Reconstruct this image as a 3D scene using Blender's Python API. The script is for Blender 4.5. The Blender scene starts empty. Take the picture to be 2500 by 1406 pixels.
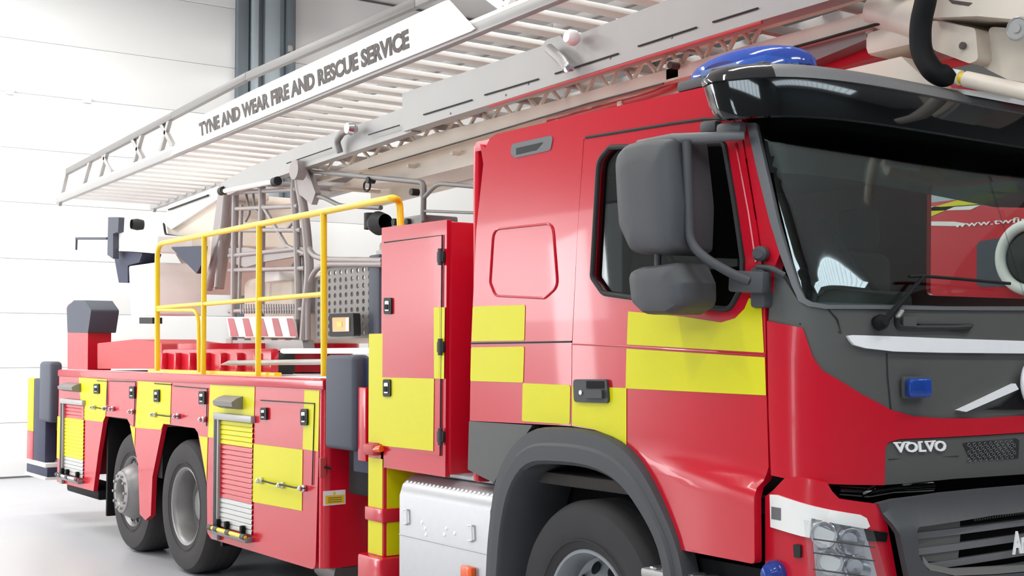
import bpy, bmesh, math
from mathutils import Vector, Matrix
from mathutils.geometry import delaunay_2d_cdt
import random
random.seed(4)
scene = bpy.context.scene
COL = scene.collection
pi = math.pi

# ------------------------------------------------------------------ camera
CAMPOS = Vector((3.198, -3.689, 1.729))
FPX, YAW, PITCH, ROLL = 3103.3, 0.617663, 0.0503883, -0.001484
_d = Vector((-math.cos(YAW)*math.cos(PITCH), math.sin(YAW)*math.cos(PITCH), math.sin(PITCH)))
_r = _d.cross(Vector((0, 0, 1))).normalized(); _u = _r.cross(_d)
RGT = math.cos(ROLL)*_r + math.sin(ROLL)*_u
UPV = -math.sin(ROLL)*_r + math.cos(ROLL)*_u
cam = bpy.data.cameras.new('camera'); camo = bpy.data.objects.new('camera', cam); COL.objects.link(camo)
cam.sensor_width = 36; cam.lens = FPX/2500*36; cam.clip_start = .05; cam.clip_end = 200
m = Matrix((RGT, UPV, -_d)).transposed().to_4x4(); m.translation = CAMPOS
camo.matrix_world = m
scene.camera = camo

# ------------------------------------------------------------------ world, lights, exposure
scene.view_settings.view_transform = 'Standard'; scene.view_settings.look = 'None'
scene.view_settings.exposure = 0.0; scene.view_settings.gamma = 1; scene.view_settings.use_curve_mapping = False
w = bpy.data.worlds.new('world'); scene.world = w; w.use_nodes = True
w.node_tree.nodes['Background'].inputs[0].default_value = (.95, .98, 1, 1)
w.node_tree.nodes['Background'].inputs[1].default_value = .55
def area(name, loc, target, sx, sy, power, col=(1, 1, 1)):
    l = bpy.data.lights.new(name, 'AREA'); l.shape = 'RECTANGLE'; l.size = sx; l.size_y = sy; l.energy = power; l.color = col
    o = bpy.data.objects.new(name, l); COL.objects.link(o); o.location = loc
    o.rotation_euler = (Vector(target)-Vector(loc)).to_track_quat('-Z', 'Y').to_euler(); return o
# unseen lights added at the rear of the hall, for reflections and wall brightness
area('added_bay_light', (-13.4, -7.9, 3.0), (-13.2, 0, 2.2), 5.0, 1.6, 170, (.97, .98, 1))  # added source, sized for the pale reflection on cab and locker
area('added_corner_fill', (-13.0, -3.5, 7.0), (-14.2, 0, 1.5), .5, 3.0, 260, (.97, .98, 1))  # added fill that whitens the rear left of the hall
area('added_wall_fill', (-11.3, -7.7, 1.9), (-15.2, .3, 1.3), 2.6, 3.0, 420, (.98, .98, 1))  # added fill aimed at the lower back wall, also brightens the rear body
# strip lamps under the ceiling
for i, x in enumerate((-12, -7, -2, 3)):
    for y in (-4.2, 1.3, 7.5):
        area('ceiling_lamp', (x, y, 7.0), (x, y, 0), .35, 3.6, 150, (1, .985, .96))

# ------------------------------------------------------------------ materials
def lin(c):
    return tuple(((v/255)/12.92 if v/255 <= .04045 else ((v/255+.055)/1.055)**2.4) for v in c)
MATS = {}
def mat(name, rgb, rough=.5, metal=0, coat=0, noise=0, nscale=20, bump=0, bscale=60, emit=0, spec=.5, alpha=None):
    m = bpy.data.materials.new(name); m.use_nodes = True; nt = m.node_tree; b = nt.nodes['Principled BSDF']
    c = lin(rgb) + (1,)
    b.inputs['Base Color'].default_value = c; b.inputs['Roughness'].default_value = rough; b.inputs['Metallic'].default_value = metal
    b.inputs['Coat Weight'].default_value = coat; b.inputs['Coat Roughness'].default_value = .04
    b.inputs['Specular IOR Level'].default_value = spec
    tc = nt.nodes.new('ShaderNodeTexCoord')
    n = nt.nodes.new('ShaderNodeTexNoise'); n.inputs['Scale'].default_value = nscale; n.inputs['Detail'].default_value = 4
    nt.links.new(tc.outputs['Object'], n.inputs['Vector'])
    mx = nt.nodes.new('ShaderNodeMix'); mx.data_type = 'RGBA'
    k = noise or .03
    mx.inputs[6].default_value = tuple(v*(1-k) for v in c[:3]) + (1,); mx.inputs[7].default_value = tuple(min(1, v*(1+k)) for v in c[:3]) + (1,)
    nt.links.new(n.outputs['Fac'], mx.inputs[0]); nt.links.new(mx.outputs[2], b.inputs['Base Color'])
    if bump:
        n2 = nt.nodes.new('ShaderNodeTexNoise'); n2.inputs['Scale'].default_value = bscale
        nt.links.new(tc.outputs['Object'], n2.inputs['Vector'])
        bp = nt.nodes.new('ShaderNodeBump'); bp.inputs['Strength'].default_value = bump; bp.inputs['Distance'].default_value = .002
        nt.links.new(n2.outputs['Fac'], bp.inputs['Height']); nt.links.new(bp.outputs['Normal'], b.inputs['Normal'])
    if emit:
        b.inputs['Emission Color'].default_value = c; b.inputs['Emission Strength'].default_value = emit
    MATS[name] = m; return m
mat('red', (198, 16, 40), .25, coat=.25)
mat('yellow', (220, 212, 0), .42, noise=.04, nscale=3, spec=.35)
mat('rail_yellow', (247, 205, 20), .35, coat=.3)
mat('plastic', (68, 69, 72), .55, bump=.3, bscale=500)
mat('plastic_light', (104, 104, 106), .5, bump=.2, bscale=500)
mat('grille_grey', (84, 84, 82), .5, bump=.15, bscale=400)
mat('black', (7, 7, 10), .65, spec=.25)
mat('gloss_black', (10, 11, 14), .08, coat=.6)
mat('rubber', (48, 45, 46), .75, noise=.15, nscale=8)
mat('seal', (28, 30, 30), .6)
mat('wheel_metal', (140, 137, 136), .42, metal=.45, noise=.12, nscale=12)
mat('wheel_paint', (150, 154, 158), .35, metal=.2)
mat('white', (238, 236, 232), .4)
mat('cream', (222, 209, 194), .42, noise=.03)
mat('alloy', (168, 166, 164), .42, metal=.35, noise=.05, nscale=3)
mat('alloy_dark', (128, 125, 123), .45, metal=.3)
mat('frame_grey', (158, 150, 148), .45, metal=.25)
mat('tank', (176, 176, 178), .38, metal=.5, noise=.05)
mat('chrome', (205, 205, 210), .18, metal=.9)
mat('letter', (84, 76, 72), .6)
mat('letter_white', (246, 246, 246), .5)
mat('silver', (246, 246, 248), .35, metal=.05)
mat('slate', (72, 76, 88), .6)
mat('navy', (44, 48, 72), .6)
mat('interior', (74, 66, 64), .85, noise=.2, nscale=30)
mat('interior_light', (96, 100, 102), .8)
mat('pink_red', (190, 70, 72), .5)
mat('chevron_red', (186, 104, 110), .5)
mat('wall_panel', (236, 238, 236), .3, noise=.01, nscale=2)
mat('wall_plain', (226, 228, 226), .5, noise=.02, nscale=1)
mat('steel_blue', (164, 176, 182), .4, metal=.2)
mat('steel_dark', (108, 118, 124), .45, metal=.2)
mat('tube_lamp', (255, 250, 255), .4, emit=1.6)
mat('added_glow', (225, 240, 250), .4, emit=6.5)  # glow of the added rooflight, window and glazed door
mat('orange', (240, 92, 20), .3, coat=.3)
mat('sticker_yellow', (236, 200, 40), .5)
mat('flood_glass', (200, 150, 60), .2, coat=.5)
mat('shutter_silver', (186, 186, 184), .4, metal=.4)
mat('ceiling_paint', (228, 228, 224), .7)
mat('dark_hall', (96, 100, 98), .7)
def glass(name, tint, refl=1.0, rough=.02, alpha_mix=None):
    m = bpy.data.materials.new(name); m.use_nodes = True; nt = m.node_tree; nt.nodes.clear()
    o = nt.nodes.new('ShaderNodeOutputMaterial'); t = nt.nodes.new('ShaderNodeBsdfTransparent'); g = nt.nodes.new('ShaderNodeBsdfGlossy')
    t.inputs[0].default_value = tint + (1,); g.inputs['Roughness'].default_value = rough; g.inputs[0].default_value = (refl, refl, refl, 1)
    ge = nt.nodes.new('ShaderNodeNewGeometry'); dp = nt.nodes.new('ShaderNodeVectorMath'); dp.operation = 'DOT_PRODUCT'
    nt.links.new(ge.outputs['Incoming'], dp.inputs[0]); nt.links.new(ge.outputs['Normal'], dp.inputs[1])
    def mth(op, a, b=None):
        n = nt.nodes.new('ShaderNodeMath'); n.operation = op
        for i, q in enumerate((a, b)):
            if q is None: continue
            if isinstance(q, (int, float)): n.inputs[i].default_value = q
            else: nt.links.new(q, n.inputs[i])
        return n.outputs[0]
    sch = mth('ADD', mth('MULTIPLY', mth('POWER', mth('SUBTRACT', 1.0, mth('ABSOLUTE', dp.outputs['Value'])), 5.0), .92), .08)
    class f: outputs = [sch]
    mx = nt.nodes.new('ShaderNodeMixShader')
    nt.links.new(f.outputs[0], mx.inputs[0]); nt.links.new(t.outputs[0], mx.inputs[1]); nt.links.new(g.outputs[0], mx.inputs[2])
    last = mx
    if alpha_mix:
        d = nt.nodes.new('ShaderNodeBsdfDiffuse'); d.inputs[0].default_value = lin(alpha_mix[0]) + (1,)
        m2 = nt.nodes.new('ShaderNodeMixShader'); m2.inputs[0].default_value = alpha_mix[1]
        nt.links.new(mx.outputs[0], m2.inputs[1]); nt.links.new(d.outputs[0], m2.inputs[2]); last = m2
    nt.links.new(last.outputs[0], o.inputs[0]); MATS[name] = m; return m
glass('windscreen_glass', (.78, .86, .84))
glass('side_glass', (.62, .70, .70))
glass('visor_glass', (.22, .27, .25))
glass('lamp_glass', (.9, .92, .93))
glass('blue_lens', (.30, .46, .88), rough=.1, alpha_mix=((44, 92, 196), .45))
def floor_mat():
    m = mat('floor_paint', (186, 186, 190), .32, noise=.06, nscale=1.5, bump=.05, bscale=40); return m
floor_mat()

# ------------------------------------------------------------------ surfaces: a pixel ray meets the real plane it lies on
def ray(px, py):
    return RGT*((px-1250)/FPX) + UPV*((703-py)/FPX) + _d
class Plane:                    # axis 'X','Y','Z'; map(u,v,o): o moves outward (towards -y, +x, +z)
    def __init__(s, axis, val): s.a = axis; s.v = val
    def hit(s, px, py):
        d = ray(px, py); i = 'XYZ'.index(s.a); return CAMPOS + d*((s.v-CAMPOS[i])/d[i])
    def inv(s, px, py):
        p = s.hit(px, py)
        return {'Y': (p.x, p.z), 'X': (p.y, p.z), 'Z': (p.x, p.y)}[s.a]
    def map(s, u, v, o=0):
        if s.a == 'Y': return Vector((u, s.v-o, v))
        if s.a == 'X': return Vector((s.v+o, u, v))
        return Vector((u, v, s.v+o))
class Front:                    # plan curve of the cab: straight side, tight corner, gently bowed front; leans back at windscreen height
    def __init__(s, inset=0.0, x0=-.30, depth=.36, n=4.2, z0=1.93, k=.30):
        pts = [(-2.4, 0.0)]
        N = 160
        for i in range(N+1):
            t = pi*i/N
            c, sn = math.cos(t), math.sin(t)
            y = 1.25*(1-math.copysign(abs(c)**(2/n), c)); x = x0 + depth*abs(sn)**(2/n)
            pts.append((x, y))
        pts.append((-2.4, 2.5))
        s.p = [Vector(q) for q in pts]; s.u = [0]
        for a, b in zip(s.p, s.p[1:]): s.u.append(s.u[-1]+(b-a).length)
        s.L = s.u[-1]; s.z0 = z0; s.k = k; s.inset = inset
    def lean(s, z): return 0 if z < s.z0 else s.k*(z-s.z0)
    def base(s, u):
        lo, hi = 0, len(s.u)-1
        while hi-lo > 1:
            mid = (lo+hi)//2
            if s.u[mid] <= u: lo = mid
            else: hi = mid
        t = (u-s.u[lo])/(s.u[hi]-s.u[lo]); return s.p[lo].lerp(s.p[hi], t)
    def map(s, u, v, o=0):
        e = .03
        a, b = s.base(max(0, u-e)), s.base(min(s.L, u+e)); t = (b-a).normalized(); nrm = Vector((t.y, -t.x))
        p = s.base(u) + nrm*(o-s.inset)
        return Vector((p.x-s.lean(v), p.y, v))
    def inv(s, px, py):
        d = ray(px, py); z = 1.5; best = None
        for it in range(12):
            L = s.lean(z); o = Vector((CAMPOS.x+L, CAMPOS.y)); dd = Vector((d.x, d.y)); best = None
            for i in range(len(s.p)-1):
                a, b = s.p[i], s.p[i+1]; e = b-a
                den = dd.x*e.y-dd.y*e.x
                if abs(den) < 1e-9: continue
                w_ = a-o; t = (w_.x*e.y-w_.y*e.x)/den; q = (w_.x*dd.y-w_.y*dd.x)/den
                if t > 0 and -1e-6 <= q <= 1+1e-6 and (best is None or t < best[0]): best = (t, s.u[i]+q*(s.u[i+1]-s.u[i]))
            if best is None: raise ValueError('no hit %s %s' % (px, py))
            z2 = CAMPOS.z + best[0]*d.z
            z = .5*z+.5*z2 if it < 8 else z2
        return best[1], z
S0 = Plane('Y', 0.0); FR = Front()
UMID = FR.L/2

def fillet(P, r):
    n = len(P); out = []
    for i, p in enumerate(P):
        rr = p[2] if len(p) > 2 else r
        a, b, c = Vector(P[i-1][:2]), Vector(p[:2]), Vector(P[(i+1) % n][:2])
        u, v = a-b, c-b; lu, lv = u.length, v.length
        if rr <= 0 or lu < 1e-6 or lv < 1e-6: out.append(b); continue
        ang = u.angle(v)
        if ang > 2.95: out.append(b); continue
        t = min(rr/math.tan(ang/2), lu*.48, lv*.48)
        p0, p1 = b+u.normalized()*t, b+v.normalized()*t
        for k in range(5):
            s = k/4; out.append(p0*(1-s)**2 + b*2*s*(1-s) + p1*s*s)
    return out
def inside(pt, poly):
    x, y = pt; c = False; n = len(poly); j = n-1
    for i in range(n):
        a, b = poly[i], poly[j]
        if (a[1] > y) != (b[1] > y) and x < (b[0]-a[0])*(y-a[1])/(b[1]-a[1])+a[0]: c = not c
        j = i
    return c
def poly_uv(pts, surf, r=0):   # pixel outline -> (u,v) outline on the surface; a third number is that corner's radius in metres
    q = []
    for p in pts:
        u, v = surf.inv(p[0], p[1]); q.append((u, v) + ((p[2],) if len(p) > 2 else ()))
    return fillet(q, r)

# ------------------------------------------------------------------ mesh builder
class MB:
    def __init__(s): s.v = []; s.f = []; s.m = []; s.mats = []
    def mi(s, name):
        if name not in s.mats: s.mats.append(name)
        return s.mats.index(name)
    def add(s, verts, faces, mt):
        o = len(s.v); s.v += [Vector(v) for v in verts]; k = s.mi(mt)
        for f in faces: s.f.append(tuple(o+i for i in f)); s.m.append(k)
        return s
    def bm(s, bm, mt):
        bm.verts.index_update(); s.add([v.co.copy() for v in bm.verts], [[v.index for v in f.verts] for f in bm.faces], mt); bm.free(); return s
    def box(s, x0, x1, y0, y1, z0, z1, mt, bev=.004, M=None, seg=2):
        b = bmesh.new(); bmesh.ops.create_cube(b, size=1)
        for v in b.verts: v.co = Vector(((x0+x1)/2+v.co.x*(x1-x0), (y0+y1)/2+v.co.y*(y1-y0), (z0+z1)/2+v.co.z*(z1-z0)))
        bev = min(bev, .45*min(abs(x1-x0), abs(y1-y0), abs(z1-z0)))
        if bev > 0: bmesh.ops.bevel(b, geom=b.edges[:], offset=bev, segments=seg, affect='EDGES', profile=.5)
        if M is not None: bmesh.ops.transform(b, matrix=M, verts=b.verts)
        return s.bm(b, mt)
    def beam(s, a, b, w, h, mt, bev=.003, up=(0, 0, 1)):        # bar between two points; w across, h along up
        a, b = Vector(a), Vector(b); L = (b-a).length; x = (b-a).normalized(); z = Vector(up); y = z.cross(x).normalized(); z = x.cross(y)
        M = Matrix((x, y, z)).transposed().to_4x4(); M.translation = (a+b)/2
        return s.box(-L/2, L/2, -w/2, w/2, -h/2, h/2, mt, bev, M)
    def tube(s, pts, r, mt, fil=0, seg=12, closed=False, cap=True):
        P = [Vector(p) for p in pts]
        if fil:
            Q = [P[0]]
            for i in range(1, len(P)-1):
                u, v = P[i-1]-P[i], P[i+1]-P[i]; t = min(fil, u.length*.48, v.length*.48)
                p0, p1 = P[i]+u.normalized()*t, P[i]+v.normalized()*t
                for k in range(7): q = k/6; Q.append(p0*(1-q)**2+P[i]*2*q*(1-q)+p1*q*q)
            Q.append(P[-1]); P = Q
        n = len(P); V = []; F = []
        nrm = None
        for i in range(n):
            if closed: t = (P[(i+1) % n]-P[i-1]).normalized()
            else: t = (P[min(i+1, n-1)]-P[max(i-1, 0)]).normalized()
            if nrm is None:
                a = Vector((0, 0, 1)) if abs(t.z) < .9 else Vector((1, 0, 0)); nrm = t.cross(a).normalized()
            nrm = (nrm-t*nrm.dot(t)).normalized(); bn = t.cross(nrm)
            rr = r[i] if isinstance(r, (list, tuple)) else r
            for k in range(seg): a = 2*pi*k/seg; V.append(P[i]+nrm*math.cos(a)*rr+bn*math.sin(a)*rr)
        for i in range(n if closed else n-1):
            for k in range(seg):
                j = (i+1) % n; F.append((i*seg+k, i*seg+(k+1) % seg, j*seg+(k+1) % seg, j*seg+k))
        if cap and not closed: F.append(tuple(range(seg))[::-1]); F.append(tuple((n-1)*seg+k for k in range(seg)))
        return s.add(V, F, mt)
    def lathe(s, prof, c, axis, mt, seg=48):     # prof: (distance along axis, radius); open profile, ends at radius 0 close it
        c = Vector(c); ax = Vector(axis).normalized(); a = Vector((0, 0, 1)) if abs(ax.z) < .9 else Vector((1, 0, 0)); p = ax.cross(a).normalized(); q = ax.cross(p)
        V = []; F = []
        for d, r in prof:
            for k in range(seg): t = 2*pi*k/seg; V.append(c+ax*d+(p*math.cos(t)+q*math.sin(t))*max(r, 1e-4))
        for i in range(len(prof)-1):
            for k in range(seg): F.append((i*seg+k, i*seg+(k+1) % seg, (i+1)*seg+(k+1) % seg, (i+1)*seg+k))
        return s.add(V, F, mt)
    def plate(s, outline, surf, th, mt, holes=(), off=0, r=0, grid=0, uv=False, offf=None, mirror=False, both=True):
        O = fillet(outline, r) if uv else poly_uv(outline, surf, r)
        H = [fillet(h, r) if uv else poly_uv(h[0] if isinstance(h, dict) else h, surf, r) for h in holes]
        for mir in ((1,) if mirror == 'far' else (0, 1) if mirror else (0,)):
            def mm(P): return [Vector((2*UMID-p[0], p[1])) for p in P] if mir else P
            s._plate(mm(O), [mm(h) for h in H], surf, th, mt, off, grid, offf)
        return s
    def _plate(s, O, H, surf, th, mt, off, grid, offf):
        def dens(P):
            if not grid: return [Vector(p) for p in P]
            out = []
            for i in range(len(P)):
                a, b = Vector(P[i]), Vector(P[(i+1) % len(P)]); n = max(1, int(math.ceil((b-a).length/grid)))
                out += [a.lerp(b, k/n) for k in range(n)]
            return out
        O = dens(O); H = [dens(h) for h in H]
        vs = []; es = []
        for P in [O]+H:
            o = len(vs); vs += [Vector((p[0], p[1])) for p in P]; n = len(P); es += [(o+i, o+(i+1) % n) for i in range(n)]
        if grid:
            xs = [p[0] for p in O]; ys = [p[1] for p in O]
            x = math.floor(min(xs)/grid)*grid
            while x < max(xs):
                y = math.floor(min(ys)/grid)*grid
                while y < max(ys):
                    if inside((x, y), O) and not any(inside((x, y), h) for h in H): vs.append(Vector((x, y)))
                    y += grid
                x += grid
        rv, re, rf, *_ = delaunay_2d_cdt(vs, es, [], 0, 1e-6)
        keep = []
        for f in rf:
            c = sum((rv[i] for i in f), Vector((0, 0)))/len(f)
            if inside(c, O) and not any(inside(c, h) for h in H):
                a, b, d = (rv[i] for i in f[:3])
                if (b-a).cross(d-a) < 0: f = f[::-1]
                keep.append(tuple(f))
        used = sorted({i for f in keep for i in f}); idx = {k: i for i, k in enumerate(used)}
        keep = [tuple(idx[i] for i in f) for f in keep]
        def of(p): return off+(offf(p[0], p[1]) if offf else 0)
        fv = [surf.map(rv[k][0], rv[k][1], of(rv[k])) for k in used]; N = len(fv)
        F = list(keep)
        if th > 0:
            fv += [surf.map(rv[k][0], rv[k][1], of(rv[k])-th) for k in used]
            F += [tuple(N+i for i in f[::-1]) for f in keep]
            cnt = {}
            for f in keep:
                for i in range(len(f)): cnt[(f[i], f[(i+1) % len(f)])] = 1
            for (a, b) in cnt:
                if (b, a) not in cnt: F.append((b, a, N+a, N+b))
        s.add(fv, F, mt)
    def strip(s, A, B, mt):      # quad strip between two polylines of points
        n = len(A); return s.add(list(A)+list(B), [(i, i+1, n+i+1, n+i) for i in range(n-1)], mt)
    def text(s, string, quad, surf, mt, th=.004, bold=0.0, off=0.001):
        """quad: four pixel corners (bottom-left, bottom-right, top-right, top-left) of the line of writing"""
        cu = bpy.data.curves.new('t', 'FONT'); cu.body = string; cu.extrude = .1; cu.offset = bold; cu.resolution_u = 3
        ob = bpy.data.objects.new('t', cu); COL.objects.link(ob); dg = bpy.context.evaluated_depsgraph_get(); dg.update()
        me = bpy.data.meshes.new_from_object(ob.evaluated_get(dg)); xs = [v.co.x for v in me.vertices]; ys = [v.co.y for v in me.vertices]
        x0, x1, y0, y1 = min(xs), max(xs), min(ys), max(ys)
        Q = [Vector(surf.inv(*q)) for q in quad]
        V = []
        for v in me.vertices:
            a, b = (v.co.x-x0)/(x1-x0), (v.co.y-y0)/(y1-y0)
            p = (Q[0]*(1-a)+Q[1]*a)*(1-b)+(Q[3]*(1-a)+Q[2]*a)*b
            V.append(surf.map(p.x, p.y, off+(th if v.co.z > 0 else 0)))
        s.add(V, [tuple(p.vertices) for p in me.polygons], mt)
        bpy.data.objects.remove(ob); bpy.data.meshes.remove(me); return s
    def mesh(s, name):
        me = bpy.data.meshes.new(name); me.from_pydata([tuple(v) for v in s.v], [], s.f)
        for k in s.mats: me.materials.append(MATS[k])
        me.polygons.foreach_set('material_index', s.m); me.polygons.foreach_set('use_smooth', [True]*len(s.f)); me.update()
        me.set_sharp_from_angle(angle=math.radians(38)); return me
def tag(o, label=None, cat=None, group=None, kind=None):
    for k, v in (('label', label), ('category', cat), ('group', group), ('kind', kind)):
        if v: o[k] = v
    return o
def obj(name, mb, parent=None, label=None, bevel=0, **kw):
    o = bpy.data.objects.new(name, mb.mesh(name)); COL.objects.link(o)
    if parent is not None:
        o.parent = parent; r = parent
        while r.parent: r = r.parent
        if parent is r: o.location = -r.location
    if bevel:
        b = o.modifiers.new('bevel', 'BEVEL'); b.width = bevel; b.segments = 2; b.limit_method = 'ANGLE'; b.angle_limit = math.radians(50)
    tag(o, label, **kw); return o
def root(name, loc, label, cat, group=None):
    o = bpy.data.objects.new(name, None); COL.objects.link(o); o.location = loc; o.empty_display_size = .2; tag(o, label, cat, group); return o
def H(px, py, **k):
    a = list(k)[0]; return Plane(a, k[a]).hit(px, py)

# ================================================================== THE HALL
XB = -15.2
WB = Plane('X', XB)
obj('floor', MB().box(-16, 12, -8, 13, -.2, 0, 'floor_paint', 0), kind='structure')
obj('ceiling', MB().box(-16, 12, -8, 13, 7.6, 7.8, 'ceiling_paint', 0), kind='structure')
mb = MB().box(XB-.35, XB-.15, -8, 13, 0, 7.6, 'wall_plain', 0)
obj('wall_back', mb, kind='structure')
obj('wall_far', MB().box(-16, 12, 12.8, 13, 0, 7.6, 'dark_hall', 0), kind='structure')
obj('wall_front', MB().box(11.8, 12, -8, 13, 0, 7.6, 'dark_hall', 0), kind='structure')
mb = MB().box(-10.6, 12, -8.2, -8, 0, 7.6, 'dark_hall', 0).box(-16, -10.6, -8.2, -8, 3.9, 7.6, 'dark_hall', 0)  # unseen wall kept dark, with an opening added, for the cab's reflections
obj('wall_near', mb, kind='structure')
# sectional bay doors across the back wall: rounded panels with shadow gaps
def sectional(name, y0, y1, seams, top=7.5):
    mb = MB(); z = 0.02
    for s in list(seams)+[top]:
        mb.box(XB-.12, XB, y0, y1, z+.0015, s-.0015, 'wall_panel', .010, seg=3); z = s
    mb.box(XB-.14, XB-.07, y0, y1, 0, top, 'wall_plain', 0)
    o = obj(name, mb, kind='structure'); return o
d1 = sectional('door_1', -6, 4.12, [.76, 1.52, 2.28, 3.04, 3.83, 4.59, 5.37, 6.13, 7.06], 7.55)
d2 = sectional('door_2', 5.08, 12.7, [.76, 1.52, 2.28, 3.04, 3.83, 4.59, 5.37, 6.35], 7.55)
for y in (-2.2, .78, 1.85): obj('hinge', MB().box(XB, XB+.03, y-.06, y+.06, 5.33, 5.41, 'white', .01), d1)
# glowing rooflight, high window and glazed door, added out of view for their reflections
mb = MB().box(8.9, 10.5, -7.6, 6.9, 7.56, 7.6, 'added_glow', 0)
for k in range(19): mb.box(8.88, 10.52, -7.36+k*.79, -7.30+k*.79, 7.52, 7.57, 'white', 0)
obj('added_rooflight', mb, kind='structure')
mb = MB().box(-1.6, 4.6, -8, -7.97, 3.7, 5.4, 'added_glow', 0)  # added window, its glow shows at the windscreen's corner
for k in range(9): mb.box(-1.63+k*.775, -1.57+k*.775, -8, -7.94, 3.7, 5.4, 'steel_dark', 0)
obj('added_high_window', mb, kind='structure')
mb = MB().box(-2.35, -1.5, -8, -7.97, .3, 2.3, 'added_glow', 0).box(-1.95, -1.88, -8, -7.94, .3, 2.3, 'steel_dark', 0).box(-2.35, -1.5, -8, -7.94, 1.0, 1.08, 'steel_dark', 0)  # added door, its glow makes the highlight on the red corner panel
obj('added_glazed_door', mb, kind='structure')
# painted steel column and door tracks between the two bays
mb = MB()
mb.box(XB-.1, XB+.10, 4.12, 4.30, 0, 7.5, 'steel_dark', .01)
mb.box(XB-.1, XB+.16, 4.34, 4.44, 0, 7.5, 'steel_blue', .01)
mb.box(XB-.1, XB+.05, 4.44, 4.56, 0, 7.5, 'steel_dark', .01)
mb.box(XB-.1, XB+.12, 4.56, 4.82, 0, 7.5, 'steel_blue', .01)
mb.box(XB-.1, XB+.04, 4.82, 4.93, 0, 7.5, 'steel_blue', .01)
mb.box(XB-.1, XB+.20, 4.93, 5.05, 0, 7.5, 'steel_dark', .01)
obj('trim_1', mb, kind='structure')
mb = MB().box(XB+.20, XB+.26, 4.90, 4.98, 6.45, 6.56, 'alloy', .02)
obj('trim_2', mb, kind='structure')

# ================================================================== THE FIRE ENGINE
E = root('fire_engine', (-4.5, 1.25, 0), 'red and yellow chequered aerial ladder fire engine parked in the middle of the hall', 'fire engine')

# ---------------- cab side
win = [(1464, 391, .09), (1492, 360, .03), (1771, 350, .03), (1793, 480, 0), (1816, 634, 0), (1815, 700, .05), (1784, 756, .06), (1699, 748, 0), (1475, 716, .05), (1448, 677, .03)]
door_out = [(1428, 338, .02), (1560, 316, 0), (1724, 292, 0), (1790, 290, .03), (1812, 330, 0), (1850, 560, 0), (1869, 700, 0), (1873, 965, 0), (1878, 1140, 0), (1864, 1190, 0), (1866, 1374, .02), (1669, 1340, .02), (1600, 1200, 0), (1560, 1130, 0), (1505, 1074, 0), (1452, 1049, 0), (1397, 1040, 0), (1399, 840, 0), (1412, 560, 0)]
mb = MB()
panel = [(1172, 352), (1184, 362), (1197, 336, .03), (1212, 327), (1400, 283), (1738, 208), (1800, 230), (1812, 300), (1720, 294), (1560, 318), (1425, 340), (1410, 560), (1396, 840), (1394, 1040), (1147, 1027), (1150, 840), (1163, 560), (1180, 400)]
pressed = poly_uv([(1205, 560, .06), (1350, 545, .06), (1362, 700, .06), (1330, 728, .05), (1210, 722, .05), (1197, 690, .03)], S0, .05)
mb.plate(panel, S0, .04, 'red', grid=.0)
# roof, rear wall, front header, far side
mb.box(-2.36, -.52, .01, 2.49, 2.78, 2.84, 'red', .02)
mb.box(-2.39, -2.33, .02, 2.48, 1.05, 2.83, 'red', .02)
Sfar = Plane('Y', 2.5)
fw = [(-1.36, 2.05), (-.62, 2.0), (-.62, 2.25), (-.80, 2.68), (-1.34, 2.68)]
mb.plate([(-2.38, 1.1), (-.3, 1.1), (-.3, 1.9), (-.52, 2.82), (-2.38, 2.83)], Plane('Y', 2.46), .04, 'red', holes=[fw], r=.04, uv=True)
mb.box(-2.3, -.1, .1, 2.4, 1.08, 1.14, 'interior', .01)
for poly, mt in (([(1155, 748), (1283, 744), (1281, 831), (1152, 833)], 'yellow'), ([(1151, 848), (1281, 846), (1278, 934), (1149, 930)], 'yellow'), ([(1277, 935), (1393, 940), (1392, 1036), (1275, 1028)], 'yellow')):
    mb.plate(poly, S0, 0, mt, off=.0025, r=.012)
# pressed window shape and body crease lines
P = [S0.map(p[0], p[1], .002) for p in pressed]; mb.tube(P, .006, 'red', closed=True, seg=8)
mb.tube([H(1150, 838, Y=-.001), H(1280, 836, Y=-.001), H(1396, 834, Y=-.001)], .005, 'seal', seg=6)
cab = obj('cab', mb, E)
mb = MB().plate([(1250, 352, .03), (1345, 331, .02), (1351, 336, .02), (1345, 367, .02), (1258, 386, .03), (1248, 375, .02)], S0, .03, 'plastic_light', off=.004, r=.01)
mb.plate([(1262, 362), (1328, 347), (1312, 366), (1262, 378)], S0, 0, 'seal', off=.0055)
obj('roof_vent', mb, cab)
obj('gutter', MB().tube([H(1430, 336, Y=-.004), H(1560, 315, Y=-.004), H(1640, 302, Y=-.004), H(1720, 291, Y=-.004), H(1780, 291, Y=-.004)], .007, 'seal', seg=6), cab)

# ---------------- door
zc = lambda u: 1.18 + (-.30-u)*(.0) 
pA, pB = S0.inv(1535, 1085), S0.inv(1868, 1176)
def crease(u, v):
    t = (u-pA[0])/(pB[0]-pA[0]); zz = pA[1]+(pB[1]-pA[1])*t; t = max(0, min(1, t))
    k = max(0, min(1, (zz+.02-v)/.07)); return .05*t*k*k*(3-2*k)
mb = MB().plate(door_out, S0, .04, 'red', holes=[win], grid=.04, off=.004, offf=crease)
for poly in ([(1399, 942), (1532, 947), (1532, 1090), (1500, 1066), (1450, 1047), (1399, 1037)],
             [(1536, 760), (1673, 773), (1763, 787), (1797, 777), (1820, 754), (1831, 728), (1861, 728), (1868, 861), (1533, 841)],
             [(1532, 851), (1870, 872), (1873, 965), (1530, 948)]):
    mb.plate(poly, S0, 0, 'yellow', off=.0065, r=.004)
mb.tube([H(1398, 840, Y=-.006), H(1533, 846, Y=-.006), H(1870, 867, Y=-.006)], .004, 'red', seg=6)
mb.tube([H(1796, 350, Y=-.006), H(1828, 520, Y=-.006), H(1846, 640, Y=-.006)], .006, 'red', seg=6)
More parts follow.
